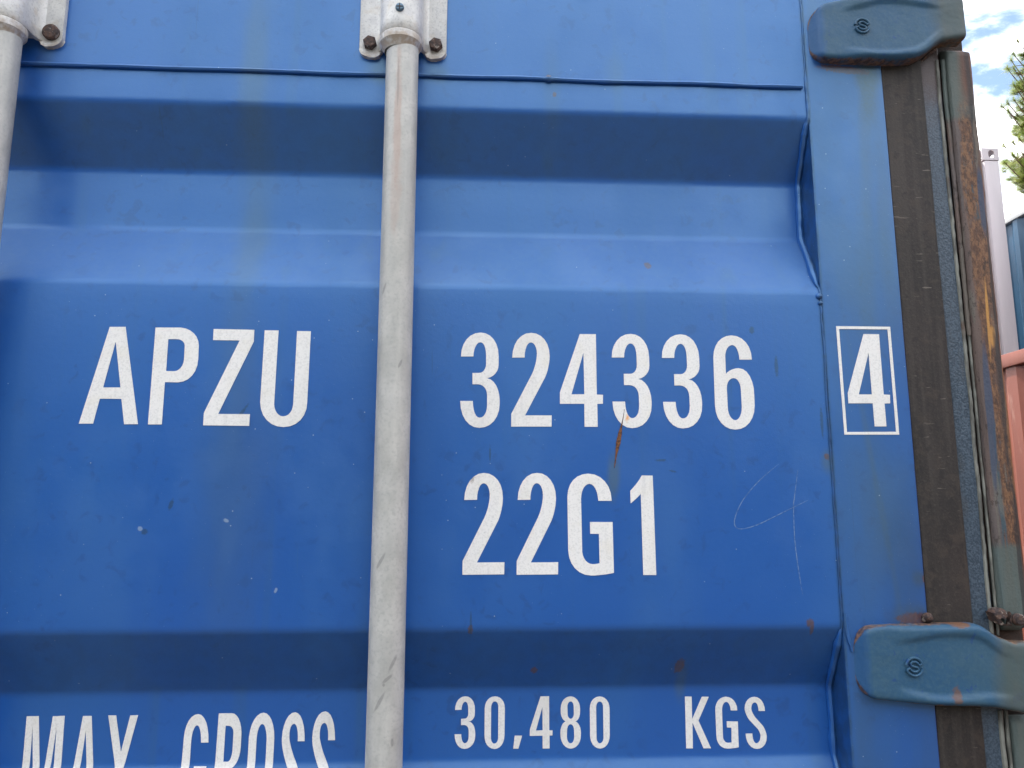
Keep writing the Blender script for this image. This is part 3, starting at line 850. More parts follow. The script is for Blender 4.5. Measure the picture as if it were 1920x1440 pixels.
# ---------------- white markings, cut from film 0.35 mm thick
GLYPHS=[
['letter', 'A', 0, ['-397.3,93.3 -374.9,194.6 -358.9,194.8 -338.6,93.1 -352.3,93 -357.1,119.1 -378.7,119.1 -383.3,93.4', '-376.4,130.8 -358.9,130.9 -367.6,179.4']],
['letter', 'P', 0, ['-328.5,92.9 -328.2,194.4 -302.3,194.7 -297.2,193.8 -292.7,191.8 -288.9,188.9 -285.9,185.2 -283.8,180.7 -282.9,175.8 -282.5,161.8 -283,154.9 -284.8,148.9 -287.6,144 -291.5,140.1 -296.2,137.7 -301.5,136.7 -314.7,136.9 -314.6,93', '-314.4,182.2 -306.3,182.3 -303.9,182.2 -301.9,181.6 -300.1,180.6 -298.6,179.2 -297.6,177.6 -297.1,175.6 -296.9,160.8 -297.3,157.4 -298.2,154.4 -299.7,151.9 -301.6,150 -303.8,148.8 -306.3,148.4 -314.3,148.5']],
['letter', 'Z', 0, ['-273.1,92.3 -273.1,105.2 -241.2,181.6 -268.6,181.8 -268.7,193.6 -226.7,193.2 -226.7,180.6 -258.7,104.1 -226.5,104.1 -226.7,92']],
['letter', 'U', 0, ['-216,192.9 -201.7,192.9 -202.5,115 -202,111.4 -200.9,108.3 -199.4,105.7 -197.4,103.8 -195.1,102.5 -192.5,102.1 -189.9,102.6 -187.7,103.8 -185.8,105.8 -184.3,108.4 -183.4,111.6 -183,115.2 -182.5,192.5 -168.2,192.5 -168.8,116.9 -169.4,109.8 -171.5,103.5 -175,98.3 -179.6,94.4 -185.3,91.9 -191.8,91 -198.4,91.8 -204.2,94.2 -209.1,98.1 -213,103.2 -215.5,109.4 -216.7,116.5']],
['digit', '3', 0, ['-10.2,167.1 -9.6,174.3 -7.6,180.5 -4.4,185.8 -0.3,189.8 4.8,192.4 10.5,193.3 15.8,192.5 20.4,190.1 24.3,186.2 27.2,181 29.1,174.8 29.7,167.7 29.7,158.9 29.3,155.3 28.2,152.1 26.3,149.2 23.8,146.8 20.9,145.1 17.5,144.1 21.2,142.8 24.4,140.2 27.1,136.5 29.1,131.7 30.4,126.2 30.9,120.1 30.9,116.9 30.2,109.9 28.1,103.7 24.9,98.6 20.6,94.7 15.5,92.3 9.7,91.4 4.1,92.3 -0.7,95 -4.8,99.3 -7.8,104.9 -9.8,111.8 -10.5,119.6 2.7,119.7 3,114.8 3.7,110.5 4.8,107 6.2,104.3 8,102.6 10,102.1 12.1,102.5 14,103.8 15.5,105.8 16.7,108.4 17.4,111.6 17.7,115.3 17.6,126.3 17.2,129.4 16.3,132.1 14.8,134.4 12.8,136.1 10.5,137.1 7.8,137.5 2.2,137.4 2.1,149.5 8.9,149.6 11,149.9 12.8,150.9 14.3,152.4 15.4,154.4 16.2,156.8 16.4,159.6 16.3,169.2 16.1,173 15.5,176.3 14.6,179 13.4,181.1 11.9,182.4 10.2,182.8 8.3,182.3 6.6,180.7 5.2,178.4 4,175.3 3.2,171.5 2.9,167.3']],
['digit', '2', 0, ['44.1,166.5 44.8,173.9 46.8,180.5 49.8,185.9 53.9,190.1 58.8,192.8 64.4,193.7 69.8,192.9 74.6,190.5 78.6,186.6 81.6,181.5 83.4,175.4 84,168.3 83.8,164.7 83.3,160.7 82.5,156.7 81.6,152.8 80.4,149.1 79.1,145.8 57.6,104.8 85.7,105 85.4,93.2 43,92.9 43.1,106.4 65,148.9 66.5,152.4 67.8,156.2 68.9,160.1 69.7,164.1 70.2,167.9 70.4,171.4 70.2,174.7 69.5,177.6 68.5,180 67.2,181.8 65.7,182.9 63.9,183.3 62.1,182.7 60.5,181.1 59.2,178.5 58.2,175.2 57.5,171.2 57.3,166.7']],
['digit', '4', 0, ['94.6,129.7 116.6,193 134,193.2 133.9,127.6 140.5,127.4 140.2,117.8 134.2,117.7 134.2,93.3 120.3,93.2 120.4,117.6 94.5,117.4', '106.8,127.6 120.6,127.8 120.3,172.8']],
['digit', '3', 0, ['150.8,167.9 151.4,175.1 153.4,181.3 156.7,186.6 160.8,190.6 166,193.2 171.8,194.1 177.1,193.3 181.8,190.9 185.7,187 188.7,181.8 190.6,175.6 191.2,168.5 191.2,159.7 190.8,156.1 189.7,152.9 187.7,150 185.2,147.6 182.3,145.9 178.8,144.9 182.6,143.6 185.8,140.9 188.6,137.2 190.6,132.4 191.9,126.9 192.4,120.8 192.4,117.6 191.7,110.6 189.6,104.4 186.3,99.3 182,95.4 176.8,93 170.9,92.1 165.3,93 160.4,95.7 156.3,100 153.2,105.6 151.2,112.5 150.5,120.3 163.9,120.4 164.2,115.5 164.9,111.2 166,107.7 167.4,105 169.2,103.3 171.2,102.8 173.4,103.2 175.3,104.5 176.8,106.5 178,109.1 178.7,112.3 179,116 178.9,127 178.5,130.1 177.6,132.8 176.1,135.1 174.1,136.8 171.8,137.8 169,138.2 163.4,138.1 163.3,150.3 170.1,150.4 172.3,150.7 174.1,151.7 175.6,153.2 176.7,155.2 177.5,157.6 177.7,160.4 177.6,170 177.4,173.8 176.8,177.1 175.9,179.8 174.7,181.9 173.2,183.2 171.4,183.6 169.5,183.1 167.8,181.5 166.4,179.2 165.2,176.1 164.4,172.3 164.1,168.1']],
['digit', '3', 0, ['205.1,168 205.7,175.2 207.7,181.5 211,186.8 215.1,190.8 220.3,193.4 226.1,194.3 231.5,193.5 236.1,191.1 240.1,187.2 243,182 245,175.7 245.6,168.6 245.6,159.8 245.2,156.2 244.1,153 242.1,150.1 239.6,147.7 236.7,146 233.2,145 237,143.7 240.2,141 242.9,137.3 245,132.5 246.3,127 246.8,120.9 246.8,117.7 246.1,110.7 244,104.4 240.7,99.3 236.4,95.4 231.2,93 225.3,92.1 219.6,93 214.7,95.7 210.6,100 207.5,105.6 205.5,112.6 204.8,120.4 218.2,120.5 218.5,115.6 219.2,111.3 220.3,107.7 221.7,105 223.6,103.3 225.6,102.8 227.7,103.2 229.7,104.5 231.2,106.5 232.4,109.2 233.1,112.4 233.4,116.1 233.3,127.1 232.9,130.2 232,132.9 230.5,135.2 228.4,136.9 226.1,137.9 223.4,138.3 217.7,138.2 217.6,150.4 224.5,150.5 226.6,150.8 228.4,151.8 230,153.3 231.1,155.3 231.9,157.7 232.1,160.5 232,170.1 231.8,173.9 231.2,177.2 230.3,180 229,182.1 227.5,183.4 225.8,183.8 223.9,183.3 222.1,181.7 220.7,179.4 219.5,176.2 218.7,172.4 218.4,168.2']],
['digit', '6', 0, ['289.8,167.2 289.5,171.6 288.7,175.5 287.6,178.7 286.2,181.1 284.5,182.6 282.7,183.2 280.5,182.7 278.5,181.5 276.8,179.5 275.5,177 274.6,173.9 274.2,170.4 274.1,151.3 275.8,153.1 277.9,154.6 280.3,155.9 282.9,156.8 285.7,157.5 288.4,157.7 293,156.7 296.9,153.9 300,149.3 302.3,143.3 303.7,136.1 303.9,127.8 303.8,117.4 302.8,110.2 300.5,103.9 297.1,98.6 292.7,94.6 287.5,92.1 281.6,91.2 275.8,92 270.7,94.5 266.5,98.4 263.3,103.6 261.4,109.9 260.7,117.1 261.2,169.5 262.1,176.1 264.2,181.9 267.3,186.8 271.4,190.5 276.2,192.9 281.6,193.8 287.8,193 293.1,190.5 297.5,186.4 300.8,181.1 302.7,174.6 303.3,167.3', '274.4,116.4 274.5,112.2 275.2,108.6 276.4,105.5 278,103.3 279.9,101.8 282.1,101.3 284,101.8 285.8,103.2 287.3,105.4 288.6,108.3 289.4,111.7 289.8,115.7 289.7,134.1 289.5,137.6 288.8,140.7 287.7,143.2 286.3,145.2 284.5,146.4 282.5,146.8 280.3,146.4 278.4,145.3 276.7,143.6 275.5,141.4 274.7,138.7 274.4,135.6']],
['digit', 'boxed 4', 0, ['406.3,131.5 428.6,196.8 445.9,196.8 445.8,130.1 452.7,129.8 452.2,120.5 446,120.3 446.1,95.5 433.2,95.4 433,120.4 406.2,120.2', '418.2,130 432.9,130.1 432.6,176.2']],
['check_digit_frame', 'frame', 0, ['398.5,205.3 459.1,205.4 459.5,86.7 399.3,86.4', '401.6,202.2 456,202.4 456.3,89.8 402.3,89.2']],
['digit', '2', 0, ['-5.3,16.9 -4.6,24.4 -2.6,31.2 0.4,36.7 4.5,40.9 9.4,43.7 14.9,44.6 20.3,43.8 25.1,41.3 29.1,37.4 32.1,32.2 33.9,26 34.5,18.7 34.3,15.1 33.8,11 33,6.9 32.1,3 30.9,-0.8 29.6,-4.2 8.2,-45.9 36.2,-45.7 35.9,-57.7 -6.4,-58 -6.3,-44.3 15.5,-1 17,2.6 18.3,6.4 19.4,10.4 20.2,14.5 20.7,18.3 20.9,21.9 20.7,25.3 20,28.2 19,30.7 17.7,32.5 16.2,33.6 14.5,34 12.7,33.4 11.1,31.8 9.8,29.1 8.8,25.8 8.1,21.7 7.9,17.1']],
['digit', '2', 0, ['49.7,17 50.4,24.6 52.4,31.3 55.4,36.8 59.4,41.1 64.3,43.9 69.9,44.8 75.3,44 80.1,41.5 84,37.5 87,32.3 88.8,26.1 89.4,18.8 89.2,15.2 88.7,11.1 87.9,7 87,3 85.8,-0.8 84.5,-4.1 63.1,-46 91.1,-45.8 90.8,-57.9 48.6,-58.2 48.7,-44.4 70.5,-1 72,2.6 73.3,6.5 74.4,10.5 75.2,14.6 75.7,18.4 75.9,22 75.7,25.4 75,28.3 74,30.8 72.7,32.6 71.2,33.8 69.4,34.2 67.6,33.6 66,31.9 64.7,29.3 63.7,25.9 63,21.8 62.8,17.2']],
['letter', 'G', 0, ['133.5,16.2 133,21 132.1,25.2 130.7,28.7 129,31.3 126.9,33 124.7,33.6 122.2,33.1 120,31.6 118.2,29.2 116.8,26.1 115.9,22.4 115.5,18.1 115.9,-35.5 116.5,-38.9 117.7,-41.9 119.4,-44.4 121.4,-46.2 123.9,-47.4 126.5,-47.9 127.6,-47.8 128.7,-47.8 129.9,-47.6 131.2,-47.5 132.4,-47.3 133.6,-47 133.5,-17.5 124.5,-17.4 124.4,-5.4 147.9,-5.5 148.2,-56.6 144.4,-57.4 140.4,-58 136.2,-58.5 132.1,-58.9 128.2,-59.2 124.7,-59.2 118.5,-58.4 112.9,-55.9 108.3,-52.1 104.7,-47 102.4,-40.9 101.5,-33.9 101.3,20.5 102.1,27 104.2,32.7 107.5,37.5 111.9,41.1 117.2,43.4 123.2,44.2 130,43.3 135.8,40.6 140.7,36.3 144.4,30.7 146.7,23.9 147.4,16.2']],
['digit', '1', 0, ['167.2,26.6 169.6,29 172,31.7 174.3,34.4 176.5,37.3 178.3,40 179.8,42.5 191.3,42.4 191.9,-59 178.5,-58.9 178.2,23.4 176.6,21.8 174.9,20.1 173,18.4 171,16.7 169.1,15.1 167.3,13.6']],
['digit', 'small 3', 1, ['-12.8,-195.8 -12.5,-192.2 -11.5,-189.1 -9.9,-186.4 -7.8,-184.4 -5.2,-183.1 -2.2,-182.7 0.5,-183.1 2.8,-184.3 4.8,-186.2 6.3,-188.8 7.3,-191.9 7.6,-195.5 7.6,-199.9 7.4,-201.7 6.8,-203.3 5.8,-204.7 4.6,-205.9 3.1,-206.8 1.3,-207.3 3.2,-207.9 4.9,-209.2 6.3,-211 7.3,-213.4 7.9,-216.2 8.2,-219.2 8.2,-220.8 7.8,-224.3 6.8,-227.4 5.1,-230 2.9,-231.9 0.3,-233.1 -2.7,-233.6 -5.5,-233.1 -8,-231.8 -10.1,-229.6 -11.6,-226.8 -12.6,-223.4 -13,-219.5 -6.2,-219.4 -6.1,-221.9 -5.7,-224 -5.2,-225.8 -4.4,-227.1 -3.5,-228 -2.5,-228.2 -1.4,-228 -0.5,-227.4 0.3,-226.4 0.9,-225.1 1.3,-223.5 1.4,-221.6 1.4,-216.1 1.2,-214.6 0.7,-213.2 -0,-212.1 -1.1,-211.2 -2.2,-210.7 -3.6,-210.5 -6.5,-210.6 -6.5,-204.6 -3.1,-204.5 -2,-204.4 -1.1,-203.9 -0.3,-203.1 0.3,-202.1 0.7,-200.9 0.8,-199.5 0.7,-194.7 0.6,-192.8 0.3,-191.2 -0.1,-189.8 -0.8,-188.8 -1.5,-188.1 -2.4,-187.9 -3.4,-188.2 -4.2,-189 -5,-190.1 -5.6,-191.7 -6,-193.6 -6.1,-195.7']],
['digit', 'small 0', 1, ['28.3,-183 31.1,-183.4 33.6,-184.6 35.6,-186.4 37.2,-188.8 38.1,-191.7 38.4,-195 38.1,-220.8 37.7,-224.5 36.7,-227.7 35.1,-230.4 33,-232.4 30.6,-233.6 27.7,-234.1 24.9,-233.5 22.4,-232.2 20.3,-230.2 18.8,-227.5 17.9,-224.2 17.6,-220.5 17.7,-194.8 18.1,-191.5 19.1,-188.6 20.7,-186.3 22.8,-184.5 25.3,-183.4', '28.2,-187.9 29.2,-188.1 30.1,-188.7 30.8,-189.5 31.3,-190.7 31.7,-192.1 31.7,-193.6 31.6,-222.9 31.5,-224.6 31.1,-226.1 30.5,-227.3 29.7,-228.2 28.8,-228.8 27.7,-229 26.7,-228.8 25.9,-228.2 25.2,-227.2 24.6,-226 24.3,-224.5 24.2,-222.8 24.3,-193.5 24.5,-192 24.9,-190.6 25.5,-189.5 26.2,-188.6 27.1,-188.1']],
['comma', 'comma', 1, ['48.6,-221.6 56.2,-221.7 52.3,-234.1 47.1,-234']],
['digit', 'small 4', 1, ['64.2,-215.8 75.4,-183.6 84.3,-183.5 84.2,-216.9 87.6,-217 87.4,-221.8 84.4,-221.9 84.4,-234.3 77.3,-234.3 77.3,-221.9 64.1,-222', '70.4,-216.9 77.4,-216.8 77.3,-193.9']],
['digit', 'small 8', 1, ['106.8,-183.9 109.5,-184.4 111.8,-185.6 113.7,-187.5 115.2,-190 116.1,-193 116.4,-196.4 116.3,-199.4 116.1,-201.5 115.6,-203.5 114.9,-205.2 113.9,-206.7 112.7,-207.8 111.3,-208.5 112.9,-209.3 114.3,-210.7 115.4,-212.5 116.3,-214.7 116.8,-217.2 117,-219.9 116.9,-221.6 116.5,-225.3 115.4,-228.5 113.8,-231.1 111.6,-233.1 109,-234.4 106.1,-234.8 103.2,-234.3 100.7,-232.9 98.6,-230.8 97,-228 96,-224.7 95.7,-220.9 95.7,-219.1 95.9,-216.6 96.5,-214.2 97.3,-212.2 98.4,-210.4 99.7,-209.2 101.2,-208.4 99.8,-207.6 98.7,-206.5 97.7,-205 96.9,-203.3 96.4,-201.3 96.3,-199.2 96.3,-195.7 96.7,-192.4 97.7,-189.6 99.3,-187.2 101.4,-185.4 103.9,-184.3', '106.7,-188.8 107.6,-189 108.3,-189.5 108.9,-190.4 109.4,-191.4 109.7,-192.7 109.8,-194.1 109.9,-200.7 109.8,-202.1 109.5,-203.4 108.9,-204.4 108.3,-205.2 107.4,-205.7 106.5,-205.9 105.6,-205.7 104.8,-205.1 104.2,-204.3 103.7,-203.3 103.4,-202 103.3,-200.6 103.2,-194 103.3,-192.6 103.7,-191.3 104.2,-190.3 104.9,-189.5 105.8,-189', '106.4,-211.1 107.3,-211.4 108.2,-212 108.9,-212.9 109.4,-214.1 109.7,-215.5 109.8,-217.2 110,-222.8 109.8,-224.8 109.5,-226.5 108.9,-227.9 108.1,-229 107.2,-229.6 106.1,-229.9 105.1,-229.6 104.1,-228.9 103.4,-227.8 102.8,-226.4 102.5,-224.7 102.4,-222.7 102.6,-217.1 102.8,-215.4 103.2,-214 103.7,-212.8 104.5,-211.9 105.4,-211.3']],
['digit', 'small 0', 1, ['137,-184.3 139.8,-184.7 142.3,-185.9 144.3,-187.7 145.9,-190.1 146.8,-193 147.1,-196.3 146.8,-222 146.4,-225.7 145.4,-228.9 143.8,-231.6 141.7,-233.6 139.3,-234.8 136.5,-235.2 133.7,-234.7 131.2,-233.4 129.1,-231.4 127.6,-228.7 126.7,-225.4 126.4,-221.7 126.5,-196.1 126.9,-192.8 127.9,-189.9 129.5,-187.6 131.6,-185.8 134.1,-184.7', '136.9,-189.2 137.9,-189.4 138.8,-190 139.5,-190.8 140,-192 140.4,-193.4 140.4,-194.9 140.3,-224.1 140.2,-225.8 139.8,-227.3 139.2,-228.5 138.4,-229.4 137.5,-230 136.5,-230.2 135.5,-230 134.7,-229.4 134,-228.4 133.4,-227.2 133.1,-225.7 133,-224 133.1,-194.8 133.3,-193.3 133.7,-191.9 134.3,-190.8 135,-189.9 135.9,-189.4']],
['letter', 'small K', 1, ['226.8,-185.5 233.9,-185.6 233.6,-208 244.8,-185.8 252,-186 240.2,-209.4 252.3,-236.7 244.5,-236.6 233.8,-211.2 233.3,-236.5 226.3,-236.4']],
['letter', 'small G', 1, ['274.7,-199.7 274.6,-197.3 274.1,-195.3 273.4,-193.6 272.6,-192.3 271.5,-191.5 270.4,-191.2 269.1,-191.4 268,-192.2 267,-193.4 266.2,-195.1 265.7,-197.1 265.5,-199.3 265.3,-225.9 265.6,-227.5 266.3,-228.9 267.1,-230.1 268.2,-230.9 269.5,-231.5 270.9,-231.7 271.5,-231.7 272.1,-231.6 272.8,-231.5 273.4,-231.4 273.9,-231.3 274.3,-231.2 274.7,-216.7 270,-216.5 270,-210.5 281.7,-210.8 281.5,-236 279.6,-236.4 277.6,-236.7 275.5,-236.9 273.4,-237.1 271.4,-237.2 269.6,-237.2 266.5,-236.8 263.8,-235.6 261.5,-233.7 259.9,-231.2 258.8,-228.2 258.5,-224.8 258.5,-199.2 258.9,-195.6 260.1,-192.4 261.9,-189.7 264.3,-187.8 267.1,-186.5 270.3,-186.1 273.5,-186.6 276.3,-187.9 278.6,-190 280.3,-192.8 281.4,-196.1 281.6,-199.8']],
['letter', 'small S', 1, ['304.4,-200.5 304.2,-198.2 303.9,-196.1 303.4,-194.4 302.6,-193.1 301.7,-192.3 300.7,-192 299.6,-192.2 298.7,-192.8 297.9,-193.7 297.2,-195 296.8,-196.5 296.6,-198.2 296.7,-199.3 297.1,-200.7 297.7,-202.2 298.5,-203.9 299.5,-205.5 300.7,-207.2 307.7,-214.9 308.9,-216.6 309.8,-218.5 310.6,-220.5 311.2,-222.6 311.5,-224.6 311.5,-226.6 311,-229.7 309.9,-232.5 308.2,-234.8 306,-236.5 303.5,-237.6 300.7,-237.9 297.5,-237.4 294.7,-235.9 292.5,-233.6 290.8,-230.6 289.8,-226.9 289.5,-222.8 296.4,-222.8 296.5,-225.5 296.9,-227.8 297.5,-229.8 298.3,-231.2 299.3,-232.2 300.4,-232.5 301.6,-232.3 302.7,-231.6 303.6,-230.6 304.3,-229.2 304.8,-227.4 305.1,-225.5 305,-224.2 304.7,-222.8 304.3,-221.5 303.7,-220.2 303,-219 302.3,-218.1 294.2,-209.6 292.8,-207.6 291.7,-205.5 290.8,-203.4 290.1,-201.3 289.8,-199.3 289.7,-197.6 290.2,-194.5 291.4,-191.8 293.1,-189.6 295.2,-187.9 297.8,-186.9 300.7,-186.5 303.6,-187 306.2,-188.4 308.3,-190.6 309.8,-193.4 310.8,-196.8 311.1,-200.7']],
['letter', 'tall M', 1, ['-438.4,-295.8 -439,-196.4 -427.4,-196.4 -419.2,-271 -413.7,-196.7 -402.3,-196.5 -400.7,-296.5 -407.6,-296.4 -409.1,-206.5 -415.1,-296.2 -423.3,-296.1 -432.4,-206.2 -431.1,-295.9']],
['letter', 'tall A', 1, ['-394.8,-296.6 -384.5,-196.9 -376,-197 -364.4,-297.2 -371.1,-297.1 -373.9,-271.4 -385,-271.2 -386.9,-296.8', '-384.1,-259.5 -375.2,-259.7 -380.5,-211']],
['letter', 'tall X', 1, ['-359.7,-196.7 -352.1,-196.8 -344.7,-231.6 -338.2,-197 -330.6,-196.8 -341,-247.2 -327.7,-297.9 -335.4,-297.8 -344.2,-263.9 -351.4,-297.5 -359.1,-297.3 -348.3,-249']],
['letter', 'tall G', 1, ['-266.8,-223.6 -267.1,-219.1 -267.6,-215.1 -268.4,-211.8 -269.3,-209.3 -270.4,-207.7 -271.6,-207.2 -272.9,-207.6 -274,-209 -275,-211.2 -275.8,-214 -276.3,-217.5 -276.6,-221.4 -277,-278.6 -276.7,-281.1 -276,-283.3 -275.1,-285.2 -274,-286.6 -272.8,-287.5 -271.4,-287.8 -270.7,-287.8 -270,-287.7 -269.3,-287.5 -268.6,-287.3 -267.9,-287 -267.2,-286.7 -267.7,-255.9 -271.9,-255.9 -272,-245.6 -259.8,-245.8 -259.6,-295.6 -261.2,-296.1 -263.1,-296.5 -265,-296.9 -267,-297.1 -268.9,-297.3 -270.7,-297.3 -274.7,-296.5 -278.1,-294.3 -281,-290.8 -283.2,-286.2 -284.7,-280.7 -285.2,-274.5 -284,-218 -283.4,-212.1 -282.1,-206.9 -280.2,-202.5 -277.7,-199.2 -274.7,-197.2 -271.4,-196.5 -268.3,-197.4 -265.5,-200.1 -263.1,-204.3 -261.3,-209.7 -260,-216.3 -259.5,-223.7']],
['letter', 'tall R', 1, ['-250.9,-196.2 -238.1,-196.1 -235.4,-196.7 -233,-198.6 -231,-201.4 -229.3,-205.1 -228.1,-209.6 -227.4,-214.7 -227.3,-228.6 -227.6,-233 -228.4,-237.1 -229.6,-240.8 -231.2,-244 -233,-246.4 -235.1,-248 -233.4,-249.6 -231.9,-251.9 -230.8,-254.8 -229.9,-258.2 -229.5,-261.9 -229.4,-265.8 -228.8,-297.7 -236,-297.6 -236.9,-267.3 -237.2,-263.3 -237.9,-259.8 -238.9,-256.9 -240.4,-254.7 -242.1,-253.2 -244.1,-252.7 -245.8,-252.7 -245.2,-297.4 -252.3,-297.3', '-243.5,-207.9 -240.8,-208 -239.3,-208.2 -238,-208.8 -236.9,-209.8 -236.1,-211.2 -235.5,-212.8 -235.3,-214.6 -235.2,-228.5 -235.3,-232.2 -235.7,-235.5 -236.4,-238.2 -237.3,-240.3 -238.4,-241.6 -239.7,-242.1 -243.7,-242']],
['letter', 'tall O', 1, ['-206.5,-196 -203.3,-196.9 -200.5,-199.4 -198.1,-203.2 -196.3,-208.1 -195,-214.1 -194.5,-220.9 -194.6,-276 -195.3,-282.3 -196.7,-287.8 -198.7,-292.3 -201.1,-295.7 -203.9,-297.8 -206.9,-298.5 -210.5,-297.7 -213.7,-295.5 -216.3,-292 -218.3,-287.4 -219.5,-281.9 -220,-275.6 -219.7,-218.9 -218.9,-212.6 -217.5,-207.1 -215.4,-202.5 -212.8,-199 -209.8,-196.8', '-207,-206.8 -205.8,-207.3 -204.7,-208.6 -203.8,-210.8 -203,-213.6 -202.4,-217 -202,-220.8 -202.1,-277.5 -202.4,-280.6 -202.9,-283.3 -203.6,-285.5 -204.6,-287.2 -205.8,-288.2 -207,-288.6 -208.4,-288.2 -209.7,-287.1 -210.7,-285.4 -211.5,-283.1 -212.1,-280.4 -212.3,-277.3 -212.1,-220.7 -211.8,-216.8 -211.3,-213.5 -210.5,-210.7 -209.5,-208.6 -208.4,-207.2']],
['letter', 'tall S', 1, ['-171,-223.7 -171,-219.1 -171.3,-215.1 -172,-211.8 -172.8,-209.2 -173.9,-207.6 -175.2,-207 -176.6,-207.4 -177.8,-208.6 -178.7,-210.5 -179.3,-213 -179.6,-216 -179.5,-219.5 -179.4,-221.5 -178.8,-224.2 -178,-227.3 -177,-230.8 -175.7,-234.6 -174.2,-238.4 -168.5,-250.7 -167,-254.7 -165.6,-259.1 -164.5,-263.7 -163.7,-268.2 -163.2,-272.6 -163.1,-276.6 -163.8,-282.9 -165.2,-288.4 -167.2,-292.9 -169.9,-296.3 -173,-298.4 -176.5,-299.1 -179.6,-298.1 -182.3,-295.3 -184.6,-291 -186.4,-285.3 -187.5,-278.4 -188.1,-270.5 -180.8,-270.7 -180.7,-275.7 -180.2,-280.2 -179.5,-283.9 -178.6,-286.7 -177.4,-288.5 -176.2,-289.2 -174.4,-288.7 -173,-287.3 -171.8,-285.2 -170.9,-282.3 -170.5,-278.8 -170.4,-274.9 -170.7,-272.1 -171.2,-269.2 -171.9,-266.2 -172.8,-263.2 -173.9,-260.4 -175,-257.9 -180.7,-246.4 -182.4,-242.2 -183.9,-237.7 -185.1,-233.2 -186.1,-228.8 -186.7,-224.7 -186.9,-221 -186.5,-214.1 -185.3,-208.1 -183.5,-203 -181.1,-199.2 -178.2,-196.8 -174.8,-196 -172,-197 -169.4,-199.7 -167.3,-204 -165.6,-209.5 -164.6,-216.2 -164.1,-223.8']],
['letter', 'tall S', 1, ['-140.7,-223.2 -140.7,-218.6 -141,-214.6 -141.7,-211.3 -142.5,-208.7 -143.6,-207.1 -144.9,-206.5 -146.3,-206.9 -147.5,-208.1 -148.4,-210 -149,-212.5 -149.3,-215.5 -149.2,-219 -149.1,-221 -148.5,-223.7 -147.7,-226.8 -146.7,-230.3 -145.4,-234.1 -143.9,-237.9 -138.2,-250.2 -136.7,-254.2 -135.3,-258.6 -134.2,-263.2 -133.4,-267.7 -132.9,-272.1 -132.8,-276.1 -133.5,-282.4 -134.9,-287.9 -136.9,-292.4 -139.6,-295.8 -142.7,-297.9 -146.2,-298.6 -149.3,-297.6 -152,-294.8 -154.3,-290.5 -156.1,-284.8 -157.2,-277.9 -157.8,-270 -150.5,-270.2 -150.4,-275.2 -149.9,-279.7 -149.2,-283.4 -148.3,-286.2 -147.1,-288 -145.9,-288.7 -144.1,-288.2 -142.7,-286.8 -141.5,-284.7 -140.6,-281.8 -140.2,-278.3 -140.1,-274.4 -140.4,-271.6 -140.9,-268.7 -141.6,-265.7 -142.5,-262.7 -143.6,-259.9 -144.7,-257.4 -150.4,-245.9 -152.1,-241.7 -153.6,-237.2 -154.8,-232.7 -155.8,-228.3 -156.4,-224.2 -156.6,-220.5 -156.2,-213.6 -155,-207.6 -153.2,-202.5 -150.8,-198.7 -147.9,-196.3 -144.5,-195.5 -141.7,-196.5 -139.1,-199.2 -137,-203.5 -135.3,-209 -134.3,-215.7 -133.8,-223.3']]]

def parse(s): return [tuple(map(float, w.split(','))) for w in s.split()]
def marking(name, what, drape, contours):
    loops = [parse(c) for c in contours]
    pts = [p for l in loops for p in l]
    tris = tessellate_polygon([[Vector((p[0], p[1], 0)) for p in l] for l in loops])
    bm = bmesh.new()
    vv = [bm.verts.new((p[0], p[1], 0)) for p in pts]
    for t in tris:
        try: bm.faces.new([vv[i] for i in t])
        except ValueError: pass
    zz = [p[1] for p in pts]; cuts = []
    z = math.floor(min(zz) / 12.0) * 12.0 + 12.0
    while z < max(zz): cuts.append(z); z += 12.0
    if drape: cuts += [-246, -245, -244, -243, -242, -248, -250, -240]
    for zc in cuts:
        bmesh.ops.bisect_plane(bm, geom=bm.verts[:] + bm.edges[:] + bm.faces[:], plane_co=(0, zc, 0), plane_no=(0, 1, 0))
    x = math.floor(min(p[0] for p in pts) / 14.0) * 14.0 + 14.0
    while x < max(p[0] for p in pts):
        bmesh.ops.bisect_plane(bm, geom=bm.verts[:] + bm.edges[:] + bm.faces[:], plane_co=(x, 0, 0), plane_no=(1, 0, 0)); x += 14.0
    bmesh.ops.recalc_face_normals(bm, faces=bm.faces)
    for f in bm.faces:
        if f.normal.z < 0: f.normal_flip()
    bound = [e for e in bm.edges if len(e.link_faces) == 1]
    th = 0.45
    ret = bmesh.ops.extrude_edge_only(bm, edges=bound)
    for v in [g for g in ret['geom'] if isinstance(g, bmesh.types.BMVert)]: v.co.z = -1
    for v in bm.verts:
        x, z, back = v.co.x, v.co.y, v.co.z < -.5
        if x > 383: y = -0.8 + 0.0
        else: y = surf(x, z)
        y += 0.10 if back else -(th + 0.12)
        v.co = Vector(mm(x, y, z))
    bmesh.ops.recalc_face_normals(bm, faces=bm.faces)
    me = bpy.data.meshes.new(name); bm.to_mesh(me); bm.free()
    return link(name, me, DECAL, root, False)
for g in GLYPHS: marking(*g)

